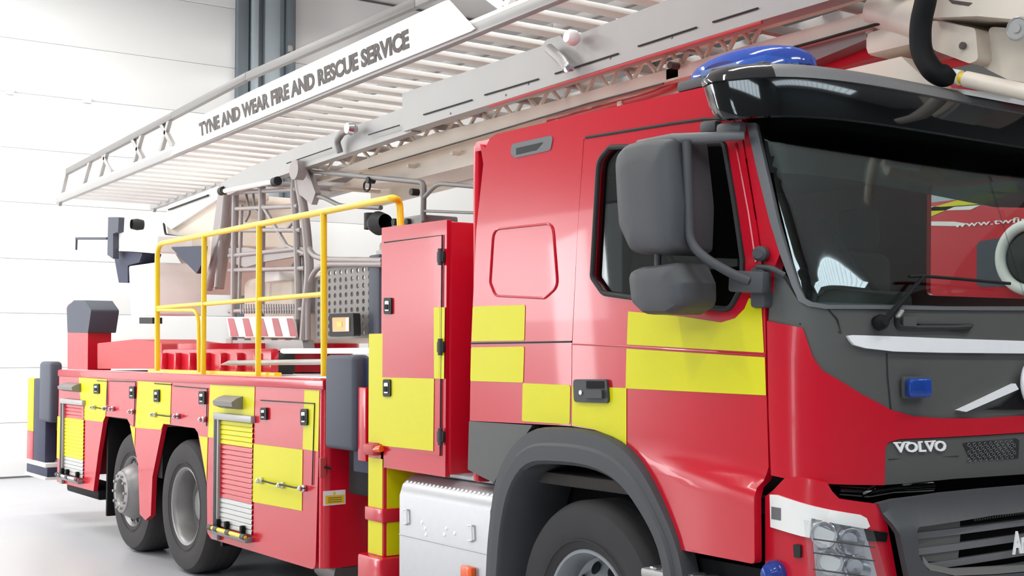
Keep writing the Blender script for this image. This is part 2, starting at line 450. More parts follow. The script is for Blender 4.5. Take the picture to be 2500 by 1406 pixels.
door = obj('cab_door', mb, E)
wuv = poly_uv(win, S0)
obj('window_seal', MB().tube([S0.map(p[0], p[1], .006) for p in wuv], .012, 'seal', closed=True, seg=8), door)
obj('door_window', MB().plate(win, S0, .006, 'side_glass', off=-.015), door)
mb = MB().plate([(1407, 926), (1489, 926), (1493, 984), (1409, 981)], S0, .03, 'plastic', off=.02, r=.02)
mb.plate([(1440, 930), (1484, 930), (1484, 948), (1440, 948)], S0, 0, 'black', off=.0215, r=.004)
mb.plate([(1440, 951), (1484, 951), (1485, 972), (1440, 971)], S0, .02, 'plastic', off=.038, r=.006)
p = H(1419, 958, Y=-.021); mb.lathe([(0, .012), (.006, .01), (.006, 0)], p, (0, -1, 0), 'chrome', 16)
obj('door_handle', mb, door)
mb = MB(); p = H(1862, 620, Y=-.01); mb.lathe([(0, .03), (.03, .03), (.04, .02), (.04, 0)], p, (.3, -1, 0), 'plastic', 20)
obj('door_camera', mb, door)

# ---------------- fascia
G = .06
def fr(pts, mt, th=.03, off=0, r=0, mb=None, mirror=True, holes=(), grid=G, offf=None):
    mb = mb or MB(); mb.plate(pts, FR, th, mt, off=off, r=r, mirror=mirror, holes=holes, grid=grid, offf=offf); return mb
def umid_px(z, off=0):
    q = FR.map(UMID, z, off) - CAMPOS; k = q.dot(_d); return (1250+FPX*q.dot(RGT)/k, 703-FPX*q.dot(UPV)/k)
def half(pts, z_top, z_bot):     # pixel outline of the near half, closed on the centre line from z_bot up to z_top
    return pts + [umid_px(z_bot), umid_px(z_top)]
def mid(py, f=None):            # the point of the centre line that shows at height py
    f = f or umid_px; a, b = .2, 3.2
    for _ in range(40):
        c_ = (a+b)/2
        if f(c_)[1] > py: a = c_
        else: b = c_
    return f((a+b)/2)
# lower red fascia: left boundary on the door line, swoops under the grey bonnet panel
mb = fr([(1874, 783), (1960, 800), (1985, 872), (2008, 905), (2100, 961), (2175, 1001), (2230, 1016), (2290, 1021), (2400, 1021)] + [mid(1013), mid(1054)] + [(2400, 1062), (2195, 1072, .0), (2166, 1080), (2160, 1095), (2158, 1184), (2000, 1180), (1884, 1160), (1878, 1000)], 'red', off=.004)
obj('front_panel', mb, E)
# grey bonnet panel under the windscreen
mb = fr([(1872, 700), (1888, 660), (1905, 668), (1948, 735), (1990, 748), (2060, 752), (2300, 754)] + [mid(752), mid(1016)] + [(2400, 1024), (2290, 1024), (2230, 1019), (2170, 1003), (2098, 963), (2004, 907), (1980, 872), (1958, 803), (1874, 784)], 'grille_grey', off=-.004)
mb.tube([FR.map(*FR.inv(*q), -.004) for q in ((1950, 790), (2055, 812), (2045, 780), (2020, 752))], .004, 'seal', seg=6)
mb.tube([FR.map(*FR.inv(*q), -.004) for q in ((2166, 862), (2168, 920), (2176, 1000))], .004, 'seal', seg=6)
bon = obj('bonnet_panel', mb, E)
mb = fr([(2066, 820), (2080, 818), (2300, 826)] + [mid(833), mid(863)] + [(2300, 861), (2180, 858), (2110, 850), (2082, 842), (2074, 833)], 'silver', th=.02, off=.012)
obj('silver_strip', mb, bon)
mb = MB(); p = [FR.map(*FR.inv(*q), .0) for q in ((2190, 770), (2190, 798), (2230, 800), (2330, 800), (2368, 797))]
mb.tube(p, .012, 'seal', fil=.02, seg=8); mb.plate([(2200, 772), (2232, 774), (2232, 797), (2200, 796)], FR, .01, 'grille_grey', off=.012)
mb.plate([(2235, 790), (2375, 792), (2360, 812), (2270, 802)], FR, .01, 'seal', off=.006)
obj('bonnet_grip', mb, bon)
# silver diagonal bars, ring emblem and their dark recess
mb = MB()
mb.plate([(2332, 1001), (2350, 1005), (2478, 950), (2470, 936)], FR, .02, 'silver', off=.018, grid=.1)
mb.plate([(2495, 940), (2470, 968), (2440, 990), (2400, 1000), (2500, 1000)], FR, 0, 'black', off=.004, grid=.1)
zE = FR.inv(2505, 935)[1]; c = FR.map(UMID, zE, .03)+Vector((0, -.035, 0))
obj('grille_bar', mb, bon)
mb = MB(); ring = [c+Vector((.0, math.cos(t)*.072, math.sin(t)*.088)) for t in [2*pi*k/40 for k in range(40)]]
mb.tube(ring, .013, 'silver', closed=True, seg=10); mb.box(c.x-.01, c.x+.012, c.y-.075, c.y+.075, c.z-.022, c.z+.022, 'silver', .004)
mb.tube([c+Vector((0, .055, .07)), c+Vector((0, .105, .125))], .012, 'silver'); mb.tube([c+Vector((0, .07, .13)), c+Vector((0, .11, .13)), c+Vector((0, .11, .09))], .01, 'silver')
obj('round_emblem', mb, bon)
def blue_light(px, py, sx, sz, surf=FR, parent=bon, y=0, side=False):
    u, v = surf.inv(px, py); p = surf.map(u, v, .004); q = surf.map(u, v, .05); ax = (q-p).normalized(); t = Vector((-ax.y, ax.x, 0)) if abs(ax.z) < .5 else Vector((1, 0, 0))
    M = Matrix((t, ax, Vector((0, 0, 1)))).transposed().to_4x4(); M.translation = p
    o = obj('blue_light', MB().box(-sx/2-.006, sx/2+.006, -.004, .012, -sz/2-.006, sz/2+.006, 'plastic', .01, M), parent)
    mb = MB().box(-sx/2, sx/2, .01, .045, -sz/2, sz/2, 'blue_lens', .015, M, seg=3); mb.box(-sx/2+.02, sx/2-.04, .012, .03, -sz/4, sz/4, 'navy', .004, M)
    obj('lens', mb, o); return o
def blue_lamp(px, py, sx, sz, surf, parent):
    u, v = surf.inv(px, py); p = surf.map(u, v, .004); q = surf.map(u, v, .05); ax = (q-p).normalized(); t = Vector((-ax.y, ax.x, 0))
    M = Matrix((t, ax, Vector((0, 0, 1)))).transposed().to_4x4(); M.translation = p
    mb = MB().box(-sx/2-.006, sx/2+.006, -.004, .014, -sz/2-.006, sz/2+.006, 'plastic', .01, M)
    mb.box(-sx/2, sx/2, .014, .05, -sz/2, sz/2, 'blue_lens', .014, M, seg=3); mb.box(-sx/2+.015, sx/2-.03, .016, .034, -sz/4, sz/4, 'navy', .004, M)
    return obj('blue_light', mb, parent)
blue_lamp(2226, 946, .12, .075, FR, bon)
# name plate panel
mb = fr([(2160, 1184), (2160, 1095), (2168, 1081), (2196, 1074), (2400, 1064)] + [mid(1056), mid(1156)] + [(2330, 1169)], 'grille_grey', off=-.002)
mb.plate([(2350, 1082), (2480, 1070), (2488, 1075), (2486, 1118), (2375, 1122), (2366, 1116)], FR, 0, 'seal', off=.001, grid=.1)
a = FR.inv(2352, 1082); b = FR.inv(2486, 1118)
for k in range(9):
    for j in range(5):
        u = a[0]+(b[0]-a[0])*(k+.9+.5*(j % 2))/10.2; v = a[1]+(b[1]-a[1])*(j+.6)/5.2
        pts = [FR.map(u+.009*math.cos(t), v+.007*math.sin(t), .002) for t in [pi/3*i for i in range(6)]]
        mb.tube(pts, .0018, 'plastic_light', closed=True, seg=4)
mb.tube([FR.map(*FR.inv(*q), .0) for q in ((2170, 1121), (2340, 1113))], .002, 'seal', seg=5)
npl = obj('name_panel', mb, E)
mb = MB(); mb.text('VOLVO', [(2183, 1105), (2308, 1101), (2306, 1075), (2180, 1080)], FR, 'letter_white', bold=.025, th=.006)
for (x0, x1, y) in ((2179, 2198, 1081), (2204, 2218, 1080), (2240, 2250, 1079), (2256, 2271, 1078), (2272, 2282, 1077)):
    mb.plate([(x0, y-2), (x1, y-2.4), (x1, y+1), (x0, y+1.4)], FR, .004, 'letter_white', off=.006)
obj('lettering', mb, npl)
# dark gap behind and below the name panel
mb = MB(); mb.plate([(1872, 1150), (1990, 1170), (2158, 1170)] + [mid(1145), mid(1230)] + [(2140, 1240), (1880, 1200)], FR, .02, 'black', off=-.10, mirror=True, grid=G)
mb.tube([FR.map(*FR.inv(*q), -.05) for q in ((2060, 1200), (2140, 1205), (2200, 1195), (2300, 1190))], .02, 'gloss_black', seg=10)
mb.tube([FR.map(*FR.inv(*q), -.04) for q in ((2120, 1210), (2160, 1190), (2240, 1180))], .012, 'gloss_black', seg=8)
obj('front_crossmember', mb, E)

# ---------------- bumper
BF = Front(x0=-.26, depth=.38, n=4.6, z0=9)
def bplate(mb, pts, mt, th=.03, off=0, r=0, mirror=True, holes=(), offf=None, grid=G):
    O = poly_uv(pts, BF, r); Hh = [poly_uv(h, BF, r) for h in holes]; um = BF.L/2
    for mir in ((1,) if mirror == 'far' else (0, 1) if mirror else (0,)):
        f = (lambda P: [Vector((2*um-p[0], p[1])) for p in P]) if mir else (lambda P: P)
        mb._plate(f(O), [f(h) for h in Hh], BF, th, mt, off, grid, offf)
    return mb
def bmid(py): return mid(py, _bmid)
def _bmid(z):
    q = BF.map(BF.L/2, z) - CAMPOS; k = q.dot(_d); return (1250+FPX*q.dot(RGT)/k, 703-FPX*q.dot(UPV)/k)
HL = [(1980, 1264), (2110, 1290), (2152, 1450), (2152, 1520), (2010, 1500), (1992, 1400)]
for side in ('far', False):
    fl = (lambda p: Vector((p.x, 2.5-p.y, p.z))) if side else (lambda p: p)
    mb = MB()
    bplate(mb, [(1868, 1212), (1886, 1198), (1915, 1168), (1945, 1163), (2018, 1178), (2032, 1200), (2050, 1218), (2140, 1230), (2156, 1240), (2165, 1262), (2170, 1300), (2200, 1460), (2200, 1560), (1868, 1560)], 'red', off=.0, mirror=side)
    bumper = obj('bumper_corner', mb, E)
    mb = MB(); bplate(mb, [(1884, 1207), (1900, 1208), (2098, 1256), (2112, 1264), (2120, 1284), (2112, 1290), (1984, 1264), (1980, 1312), (1960, 1308), (1886, 1286)], 'white', th=.02, off=.012, mirror=side)
    bplate(mb, [(1889, 1236), (1912, 1240), (1912, 1270), (1889, 1266)], 'plastic_light', th=.0, off=.0135, grid=0, mirror=side)
    obj('headlamp_surround', mb, bumper)
    mb = MB(); bplate(mb, HL, 'chrome', th=.01, off=.001, mirror=side)
    for (a, b, c_, d_, q) in ((1990, 1276, 2038, 1330, .85), (2048, 1294, 2098, 1345, .85), (2004, 1342, 2050, 1396, .85), (2062, 1358, 2112, 1412, .85)):
        u, v = BF.inv((a+c_)/2, (b+d_)/2); p0 = BF.map(u, v, 0); p1 = BF.map(u, v, .05)
        mb.lathe([(.004, .0), (.006, .03), (.03, .046), (.034, .048), (.030, .05)], fl(p0), fl(p1)-fl(p0), 'chrome', 24)
        u2, v2 = BF.inv(a, b); u3, v3 = BF.inv(c_, d_)
        mb._plate([Vector((BF.L-q_[0] if side else q_[0], q_[1])) for q_ in ((u2, v2), (u3, v2-.03), (u3, v3-.02), (u2, v3+.02))], [], BF, .02, 'white', .022, 0, None) if (a, b) in ((1990, 1276), (2004, 1342)) else None
    for yy in (1312, 1345, 1385): mb.tube([fl(BF.map(*BF.inv(x, yy+(x-1995)*.16), .045)) for x in (1995, 2050, 2120)], .003, 'seal', seg=6)
    obj('headlamp', mb, bumper)
    obj('headlamp_lens', bplate(MB(), HL, 'lamp_glass', th=0, off=.062, mirror=side), bumper)
    mb = MB(); bplate(mb, [(1941, 1328), (1958, 1330), (1958, 1362), (1943, 1360)], 'seal', off=.012, r=.006, grid=0, th=.012, mirror=side); obj('side_marker', mb, bumper)
    mb = MB(); bplate(mb, [(2110, 1292), (2165, 1300), (2162, 1322), (2118, 1320)], 'black', off=.006, th=.02, mirror=side); obj('bumper_slot', mb, bumper)
u, v = BF.inv(1897, 1400); c = BF.map(u, v, 0); n_ = (BF.map(u, v, .1)-c)
obj('blue_light', MB().lathe([(0, .05), (.02, .05), (.022, .046), (.045, .042), (.06, .03), (.065, 0)], c, n_, 'blue_lens', 28), bumper)
# dark centre section with grille bars
mb = MB()
bplate(mb, [(2141, 1229), (2180, 1219), (2300, 1203), (2400, 1193)] + [bmid(1180), bmid(1238)] + [(2400, 1255), (2215, 1282), (2210, 1290), (2214, 1350), (2236, 1385), (2300, 1402), (2400, 1398)] + [bmid(1385), bmid(1520)] + [(2210, 1500), (2170, 1300)], 'plastic', off=.01, offf=lambda u, v: .05*max(0, min(1, (1.12-v)/.05)))
bumc = obj('bumper_centre', mb, E)
mb = MB(); bplate(mb, [(2150, 1240)] + [bmid(1210), bmid(1500)] + [(2180, 1460)], 'black', off=-.05, th=.01)
for z0, z1 in ((1.045, 1.02), (.985, .96), (.925, .90), (.87, .845)):
    O = [(BF.inv(2205, 1290)[0], z1), (BF.L/2, z1), (BF.L/2, z0), (BF.inv(2205, 1290)[0], z0)]
    for mir in (0, 1): mb._plate([Vector((BF.L-p[0] if mir else p[0], p[1])) for p in O], [], BF, .03, 'plastic_light', .03, G, None)
bplate(mb, [(2214, 1284), (2330, 1268), (2332, 1298), (2325, 1370), (2226, 1368), (2216, 1330)], 'grille_grey', off=.025, th=.03)
bplate(mb, [(2222, 1352), (2240, 1372), (2300, 1384), (2400, 1379)] + [bmid(1366), bmid(1382)] + [(2400, 1396), (2300, 1400), (2240, 1386), (2226, 1372)], 'alloy_dark', off=.06, th=.03)
obj('grille', mb, bumc)
mb = MB(); 
for k in range(26):
    x = 2340+k*6.2; y = 1262-k*.9
    bplate(mb, [(x, y), (x+3.5, y-.5), (x+3.5, y+5), (x, y+5.5)], 'seal', off=.0715, th=0, grid=0, mirror=False)
mb2 = MB()
U0 = BF.inv(2430, 1345)[0]; zt, zb = BF.inv(2440, 1291)[1], BF.inv(2440, 1344)[1]
cu = bpy.data.curves.new('t', 'FONT'); cu.body = 'Angloco'; cu.extrude = .1; cu.offset = .03
ob = bpy.data.objects.new('t', cu); COL.objects.link(ob); dg = bpy.context.evaluated_depsgraph_get(); dg.update(); me = bpy.data.meshes.new_from_object(ob.evaluated_get(dg))
capx = [v_.co.y for v_ in me.vertices]; sc = (zt-zb)/.72; x0 = min(v_.co.x for v_ in me.vertices)
mb2.add([BF.map(U0+(v_.co.x-x0)*sc*.66, zb+v_.co.y*sc, .075+(.006 if v_.co.z > 0 else 0)) for v_ in me.vertices], [tuple(p_.vertices) for p_ in me.polygons], 'letter_white')
bpy.data.objects.remove(ob)
obj('lettering', mb2, bumc)
obj('intake_slots', mb, bumc)

# ---------------- windscreen, pillars, visor, wipers
GL = [(1846, 300), (1870, 330), (1895, 480), (1935, 640), (1958, 712), (1975, 733), (2010, 744), (2300, 748)] + [mid(748), mid(330)] + [(2300, 290), (1900, 262), (1850, 262)]
mb = fr(GL, 'windscreen_glass', th=.006, off=-.012, grid=.05)
ws = obj('windscreen', mb, E)
# grey seal round the glass
mb = fr([(1823, 300), (1846, 300), (1873, 420), (1900, 540), (1925, 625), (1950, 700), (1965, 728), (1985, 738), (2020, 744), (2300, 748)] + [mid(748), mid(758)] + [(2300, 757), (2015, 754), (1975, 748), (1950, 735), (1935, 700), (1905, 620), (1880, 540), (1850, 420)], 'plastic_light', th=.03, off=.004, grid=.05)
obj('windscreen_seal', mb, ws)
# red A pillar between door and windscreen
PIL = [(1797, 290), (1823, 300), (1850, 420), (1880, 540), (1904, 620), (1890, 655), (1886, 715), (1872, 700), (1852, 560), (1814, 330)]
obj('cab_pillar', fr(PIL, 'red', th=.05, off=.0, grid=.05, mirror='far'), E)
mb = fr(PIL, 'red', th=.05, off=.0, grid=.05, mirror=False)
mb.plate([(1818, 428), (1827, 424), (1828, 430), (1819, 434)], FR, .004, 'black', off=.004)
obj('cab_pillar', mb, E)
# sun visor
def visor_pt(u, z, o): return FR.map(u, z, o)
u0 = FR.inv(1740, 230)[0]
prof_top = [(-.02, 0), (.10, .0), (.20, -.03)]
mb = MB()
def vsection(u, kend=1.0):
    # closed profile in (outward, z): hangs in front of the glass top
    zt = 2.845-.02*math.sin(pi*(u-ua)/(ub-ua)) ; 
    return [(-.05, zt+.03), (.05, zt+.035), (.13, zt+.015), (.17, zt-.02), (.175, zt-.05), (.165, zt-.055), (.155, zt-.15), (.135, zt-.20), (.12, zt-.205), (.10, zt-.15), (.02, zt-.08), (-.05, zt-.06)]
ua, ub = FR.inv(1745, 230)[0]+.02, FR.L-(FR.inv(1745, 230)[0]+.02)
NV = 60; rows = []
for i in range(NV+1):
    u = ua+(ub-ua)*i/NV; t = min(i, NV-i)/NV; e = min(1, (t/.035))**.5 if t > 0 else .0
    sec = vsection(u); cz = sum(p[1] for p in sec)/len(sec); co = .03
    rows.append([FR.map(u, cz+(p[1]-cz)*(.35+.65*e), co+(p[0]-co)*(.25+.75*e)) for p in sec])
n = len(rows[0]); V = [p for r_ in rows for p in r_]
for k in range(n):
    F = [(i*n+k, (i+1)*n+k, (i+1)*n+(k+1) % n, i*n+(k+1) % n) for i in range(NV)]
    mb_m = 'plastic_light' if 1 <= k <= 3 else 'gloss_black'
    if k in (1, 2, 3): 
        F1 = [f for i, f in enumerate(F) if 5 <= i < NV-5]; F2 = [f for i, f in enumerate(F) if not (5 <= i < NV-5)]
        mb.f += F1; mb.m += [mb.mi('plastic_light')]*len(F1); mb.f += F2; mb.m += [mb.mi('gloss_black')]*len(F2)
    else: mb.f += F; mb.m += [mb.mi('gloss_black')]*len(F)
mb.v = V; mb.f += [tuple(range(n)), tuple(NV*n+k for k in range(n))[::-1]]; mb.m += [mb.mi('gloss_black')]*2
visor = obj('sun_visor', mb, E)
mb = MB(); mb.plate([(ua+.1, 2.44), (UMID, 2.36), (ub-.1, 2.44), (ub-.06, 2.69), (ua+.06, 2.69)], FR, .004, 'visor_glass', off=-.03, grid=.06, uv=True)
obj('tinted_band', mb, ws)
for q in ((1958, 285), (2030, 236), (2156, 315)):
    pass
# rounded end pods with small lamps
for sgn in (0, 1):
    y = .12 if not sgn else 2.38
mb = MB()
# wipers
P = lambda x, y, o=.03: FR.map(*FR.inv(x, y), o)
mb.tube([P(2140, 792), P(2165, 762), P(2240, 676)], [.016, .013, .007], 'black', seg=8)
mb.lathe([(0, .03), (.03, .03), (.045, .02), (.045, 0)], P(2142, 790, 0), (1, -.1, .3), 'black', 20)
mb.tube([P(2205, 676), P(2240, 675), P(2330, 682), P(2450, 693)], .007, 'black', seg=6)
mb.beam(P(2170, 775, .045), P(2182, 758, .045), .02, .01, 'alloy')
obj('wiper', mb, E)

# ---------------- light bars on the roof
def lightbar(y0, y1, label=None):
    mb = MB().box(-.80, -.30, y0, y1, 2.84, 2.885, 'plastic', .01)
    o = obj('blue_light_bar', mb, E)
    prof = []
    mb = MB()
    N = 14; secs = []
    for i in range(N+1):
        t = i/N; y = y0+(y1-y0)*t; k = (math.sin(pi*min(1, max(0, t*.94+.03)))**.45)
        a = .32*k; h = .12*k
        cx = -.545
        secs.append([Vector((cx+a*math.cos(q)*1.0, y, 2.882+h*math.sin(q)**.8)) for q in [pi*j/12 for j in range(13)]])
    n = 13; V = [p for s_ in secs for p in s_]; F = [(i*n+k, i*n+k+1, (i+1)*n+k+1, (i+1)*n+k) for i in range(N) for k in range(n-1)]
    mb.add(V, F, 'blue_lens'); obj('lens', mb, o)
    mb = MB()
    for j in range(5): mb.box(-.74, -.36, y0+.08+j*(y1-y0-.2)/5, y0+.08+j*(y1-y0-.2)/5+.06, 2.885, 2.935, 'white', .01)
    obj('reflector', mb, o)
lightbar(.02, .40); lightbar(2.10, 2.48)

# ---------------- mirrors
Ym = -.22
mb = MB()
def shell(out, yc, dy, mt, mb, bulge=.07, r=.05):
    """housing: rounded outline in the x-z plane, domed towards the camera side and closed behind"""
    O = poly_uv(out, Plane('Y', yc), r); c = sum((Vector(p) for p in O), Vector((0, 0)))/len(O)
    N = len(O); rings = []
    for k, (s_, d_) in enumerate([(1.0, dy), (1.0, 0), (.985, -.35*bulge), (.94, -.65*bulge), (.86, -.85*bulge), (.6, -.97*bulge), (.3, -bulge)]):
        rings.append([Vector(((c.x+(p[0]-c.x)*s_), yc+d_, c.y+(p[1]-c.y)*s_)) for p in O])
    V = [p for r_ in rings for p in r_]+[Vector((c.x, yc-bulge, c.y))]; F = []
    for i in range(len(rings)-1):
        for k in range(N): F.append((i*N+k, i*N+(k+1) % N, (i+1)*N+(k+1) % N, (i+1)*N+k))
    L = (len(rings)-1)*N
    for k in range(N): F.append((L+k, L+(k+1) % N, len(V)-1))
    F.append(tuple(range(N))[::-1]); mb.add(V, F, mt)
shell([(1521, 380, .05), (1545, 352, .05), (1600, 338, .02), (1655, 338, .03), (1664, 420, 0), (1672, 500, 0), (1668, 610, .03), (1640, 622, .03), (1560, 620, .05), (1532, 560, .04), (1526, 480, 0)], Ym, .16, 'plastic', mb, .075)
mirror = obj('side_mirror', mb, E)
mb = MB(); PY = lambda x, y, Y=Ym: H(x, y, Y=Y)
mb.tube([PY(1560, 352, Ym), PY(1640, 340, Ym), PY(1720, 336, -.15), PY(1818, 330, -.05)], [.018, .024, .022, .018], 'plastic_light', seg=12)
mb.tube([PY(1676, 345, Ym+.02), PY(1682, 480, Ym+.02), PY(1684, 590, Ym+.02), PY(1720, 630, -.18), PY(1790, 670, -.12), PY(1830, 686, -.08)], .019, 'plastic', fil=.08, seg=12)
mb.tube([PY(1606, 620, Ym), PY(1606, 660, Ym)], .014, 'plastic'); 
obj('mirror_arm', mb, mirror)
mb = MB().beam(H(1786, 686, Y=-.075), H(1872, 690, Y=-.055), .05, .085, 'plastic', .012)
mb.box(-.33, -.25, -.04, .05, 1.90, 2.06, 'plastic', .015)
mb.tube([H(1850, 652, Y=-.03), H(1885, 655, Y=-.03), H(1915, 672, Y=.0)], .012, 'plastic', fil=.02)
mb2 = MB(); mb2.beam(H(1755, 318, Y=-.05), H(1816, 312, Y=-.03), .05, .05, 'plastic_light', .015); mb2.beam(H(1716, 312, Y=-.03), H(1756, 308, Y=-.03), .05, .05, 'plastic', .015)
obj('mirror_bracket', mb2, mirror)
obj('mirror_bracket', mb, mirror)
mb = MB(); shell([(1551, 665, .04), (1580, 652, .02), (1672, 640, .04), (1694, 690, .02), (1695, 745, .05), (1655, 768, .04), (1590, 768, .05), (1560, 740, .04)], Ym+.01, .12, 'plastic', mb, .07)
obj('wide_angle_mirror', mb, mirror)

# ---------------- cab interior
mb = MB()
mb.box(-.62, -.22, .12, 2.38, 1.55, 1.93, 'interior_light', .06); mb.box(-.50, -.30, .5, .95, 1.9, 1.99, 'interior', .03)
obj('dashboard', mb, E)
for y in (.55, 1.95):
    mb = MB().box(-1.35, -.85, y-.24, y+.24, 1.50, 1.66, 'interior', .06, seg=3); mb.box(-1.50, -1.36, y-.23, y+.23, 1.62, 2.28, 'interior', .06, seg=3); mb.box(-1.47, -1.36, y-.14, y+.14, 2.30, 2.52, 'interior', .05, seg=3)
    mb.box(-1.3, -.95, y-.15, y+.15, 1.14, 1.5, 'interior', .02)
    st = obj('cab_seat', mb, E)
    obj('seat_belt', MB().tube([(-1.42, y-.3, 2.45), (-1.36, y-.1, 2.2), (-1.22, y+.15, 1.85), (-1.1, y+.27, 1.65)], .018, 'black', fil=.15), st)
mb = MB(); c = Vector((-.78, .55, 1.93)); ax = Vector((-.75, 0, .66)); t1 = Vector((0, 1, 0)); t2 = ax.normalized().cross(t1)
mb.tube([c+(t1*math.cos(a)+t2*math.sin(a))*.22 for a in [2*pi*k/36 for k in range(36)]], .016, 'black', closed=True)
mb.tube([c-t1*.21, c+t1*.21], .014, 'black'); mb.tube([c, c-ax*.3], .03, 'interior'); obj('steering_wheel', mb, E)
mb = MB().box(-2.32, -2.30, .1, 2.4, 1.14, 2.8, 'interior', 0)
for k in range(9): mb.box(-2.30, -2.28, .2+k*.25, .38+k*.25, 1.7, 2.7, 'interior', .01)
mb.box(-2.3, -.55, .06, 2.44, 2.72, 2.77, 'interior', .01)
obj('cab_lining', mb, E)

# ---------------- front wheel arch and wheels
mb = MB()
mb.plate([(1145, 1028), (1205, 1032), (1300, 1038), (1270, 1080), (1230, 1130), (1206, 1178), (1180, 1166), (1142, 1146)], S0, .05, 'grille_grey', off=.0, r=.005)
outer = [(1181, 1460), (1186, 1330), (1204, 1170), (1235, 1100), (1275, 1055), (1300, 1043), (1340, 1042), (1400, 1045), (1450, 1055), (1490, 1070), (1530, 1098), (1573, 1155), (1618, 1245), (1650, 1320), (1666, 1380), (1676, 1460)]
inner = [(1624, 1460), (1615, 1368), (1600, 1320), (1579, 1278), (1532, 1206), (1505, 1178), (1478, 1159), (1445, 1146), (1406, 1137), (1350, 1133), (1301, 1132), (1285, 1140), (1268, 1155), (1242, 1209), (1225, 1300), (1214, 1460)]
Ya = Plane('Y', -.05)
OU = [Vector(Ya.inv(*p)) for p in outer]; IN = [Vector(Ya.inv(*p)) for p in inner][::-1]
def resamp(P, n=40):
    L = [0]
    for a, b in zip(P, P[1:]): L.append(L[-1]+(b-a).length)
    out = []
    for i in range(n+1):
        t = L[-1]*i/n; k = 0
        while k < len(L)-2 and L[k+1] < t: k += 1
        out.append(P[k].lerp(P[k+1], (t-L[k])/(L[k+1]-L[k])))
    for _ in range(2): out = [out[0]]+[(out[i-1]+out[i]*2+out[i+1])/4 for i in range(1, n)]+[out[-1]]
    return out
OU, IN = resamp(OU), resamp(IN)
rows = []
for a, b in zip(OU, IN):
    prof = [(0, .06), (0, 0.0), (.06, -.028), (.42, -.03), (.5, -.042), (.9, -.04), (1, -.02), (1.0, .35)]
    rows.append([Vector((a.x+(b.x-a.x)*s_, -.02+y_, a.y+(b.y-a.y)*s_)) for s_, y_ in prof])
n = len(rows[0]); mb2 = MB(); V = [p for r_ in rows for p in r_]
mb2.add(V, [(i*n+k, i*n+k+1, (i+1)*n+k+1, (i+1)*n+k) for i in range(len(rows)-1) for k in range(n-1)], 'plastic')
obj('arch_panel', mb, E); obj('wheel_arch', mb2, E)
# dark wheel well
mb = MB().box(-2.15, -.70, .36, .40, .35, 1.36, 'black', 0); mb.box(-2.15, -.70, .05, .38, 1.32, 1.36, 'black', 0)
mb.box(-2.2, -.66, .5, 2.0, .55, 1.1, 'black', .02)
obj('wheel_well', mb, E)
def tyre(mb, c, R=.52, W=.30, rim=.29):
    pr = [(-.0, rim), (.012, rim+.02), (.02, rim+.06), (.03, rim+.12), (.022, R-.035), (-.005, R-.012), (-.03, R), (-W+.03, R), (-W+.0, R-.03), (-W-.01, rim+.1), (-W+.0, rim)]
    mb.lathe([(d, r) for d, r in pr], c, (0, -1, 0), 'rubber', 72)
    for r_ in (rim+.05, R-.05): 
        mb.tube([Vector(c)+Vector((r_*math.cos(a), -.026 if r_ < .4 else -.018, r_*math.sin(a))) for a in [2*pi*k/72 for k in range(72)]], .003, 'rubber', closed=True, seg=5)
    for d in (-.07, -.13, -.19, -.25): mb.lathe([(d-.006, R+.001), (d-.004, R-.012), (d+.004, R-.012), (d+.006, R+.001)], c, (0, -1, 0), 'black', 72)
def wheel_front(c, name='front_wheel'):
    mb = MB(); tyre(mb, c); o = obj(name, mb, E)
    mb = MB(); mb.lathe([(-.02, .30), (.0, .30), (.012, .292), (.008, .28), (-.03, .262), (-.10, .25), (-.115, .22), (-.06, .16), (-.01, .135), (.01, .12), (.06, .11), (.085, .09), (.09, 0)], c, (0, -1, 0), 'wheel_paint', 64)
    for k in range(10):
        a = 2*pi*k/10; p = Vector(c)+Vector((.205*math.cos(a), .09, .205*math.sin(a))); mb.lathe([(.002, .0), (.003, .03), (.0, .032)], p, Vector((math.cos(a)*.55, -1, math.sin(a)*.55)), 'black', 16)
        a += pi/10; p = Vector(c)+Vector((.145*math.cos(a), .03, .145*math.sin(a))); mb.lathe([(0, .016), (.03, .016), (.035, .008), (.035, 0)], p, (0, -1, 0), 'chrome', 6)
    obj('rim', mb, o); return o
def wheel_deep(c):
    mb = MB(); tyre(mb, c); o = obj('rear_wheel', mb, E)
    mb = MB(); mb.lathe([(-.02, .31), (.004, .312), (.014, .303), (.010, .292), (-.02, .27), (-.15, .262), (-.17, .23), (-.175, .13), (-.11, .12), (-.10, .0)], c, (0, -1, 0), 'wheel_metal', 64)
    for k in range(10):
        a = 2*pi*k/10; p = Vector(c)+Vector((.17*math.cos(a), .176, .17*math.sin(a))); mb.lathe([(0, .017), (.03, .017), (.035, .0)], p, (0, -1, 0), 'chrome', 6)
    obj('rim', mb, o); return o
def wheel_out(c):
    mb = MB(); tyre(mb, c); o = obj('rear_wheel', mb, E)
    mb = MB(); mb.lathe([(-.02, .31), (.004, .312), (.014, .303), (.0, .29), (-.03, .275), (-.03, .25), (.02, .235), (.085, .20), (.10, .185), (.115, .18), (.12, .165), (.12, .115), (.10, .10), (.03, .095), (.03, 0)], c, (0, -1, 0), 'wheel_metal', 64)
    for k in range(10):
        a = 2*pi*k/10; p = Vector(c)+Vector((.142*math.cos(a), -.12, .142*math.sin(a))); mb.lathe([(0, .013), (.022, .013), (.025, 0)], p, (0, -1, 0), 'alloy', 6)
        p = Vector(c)+Vector((.262*math.cos(a), .012, .262*math.sin(a))); mb.lathe([(.004, .0), (.005, .022), (.0, .023)], p, (math.cos(a)*.4, -1, math.sin(a)*.4), 'black', 14)
    obj('rim', mb, o); return o
wheel_front((-1.424, .03, .522)); wheel_deep((-6.50, .06, .522)); wheel_out((-7.83, .09, .522))
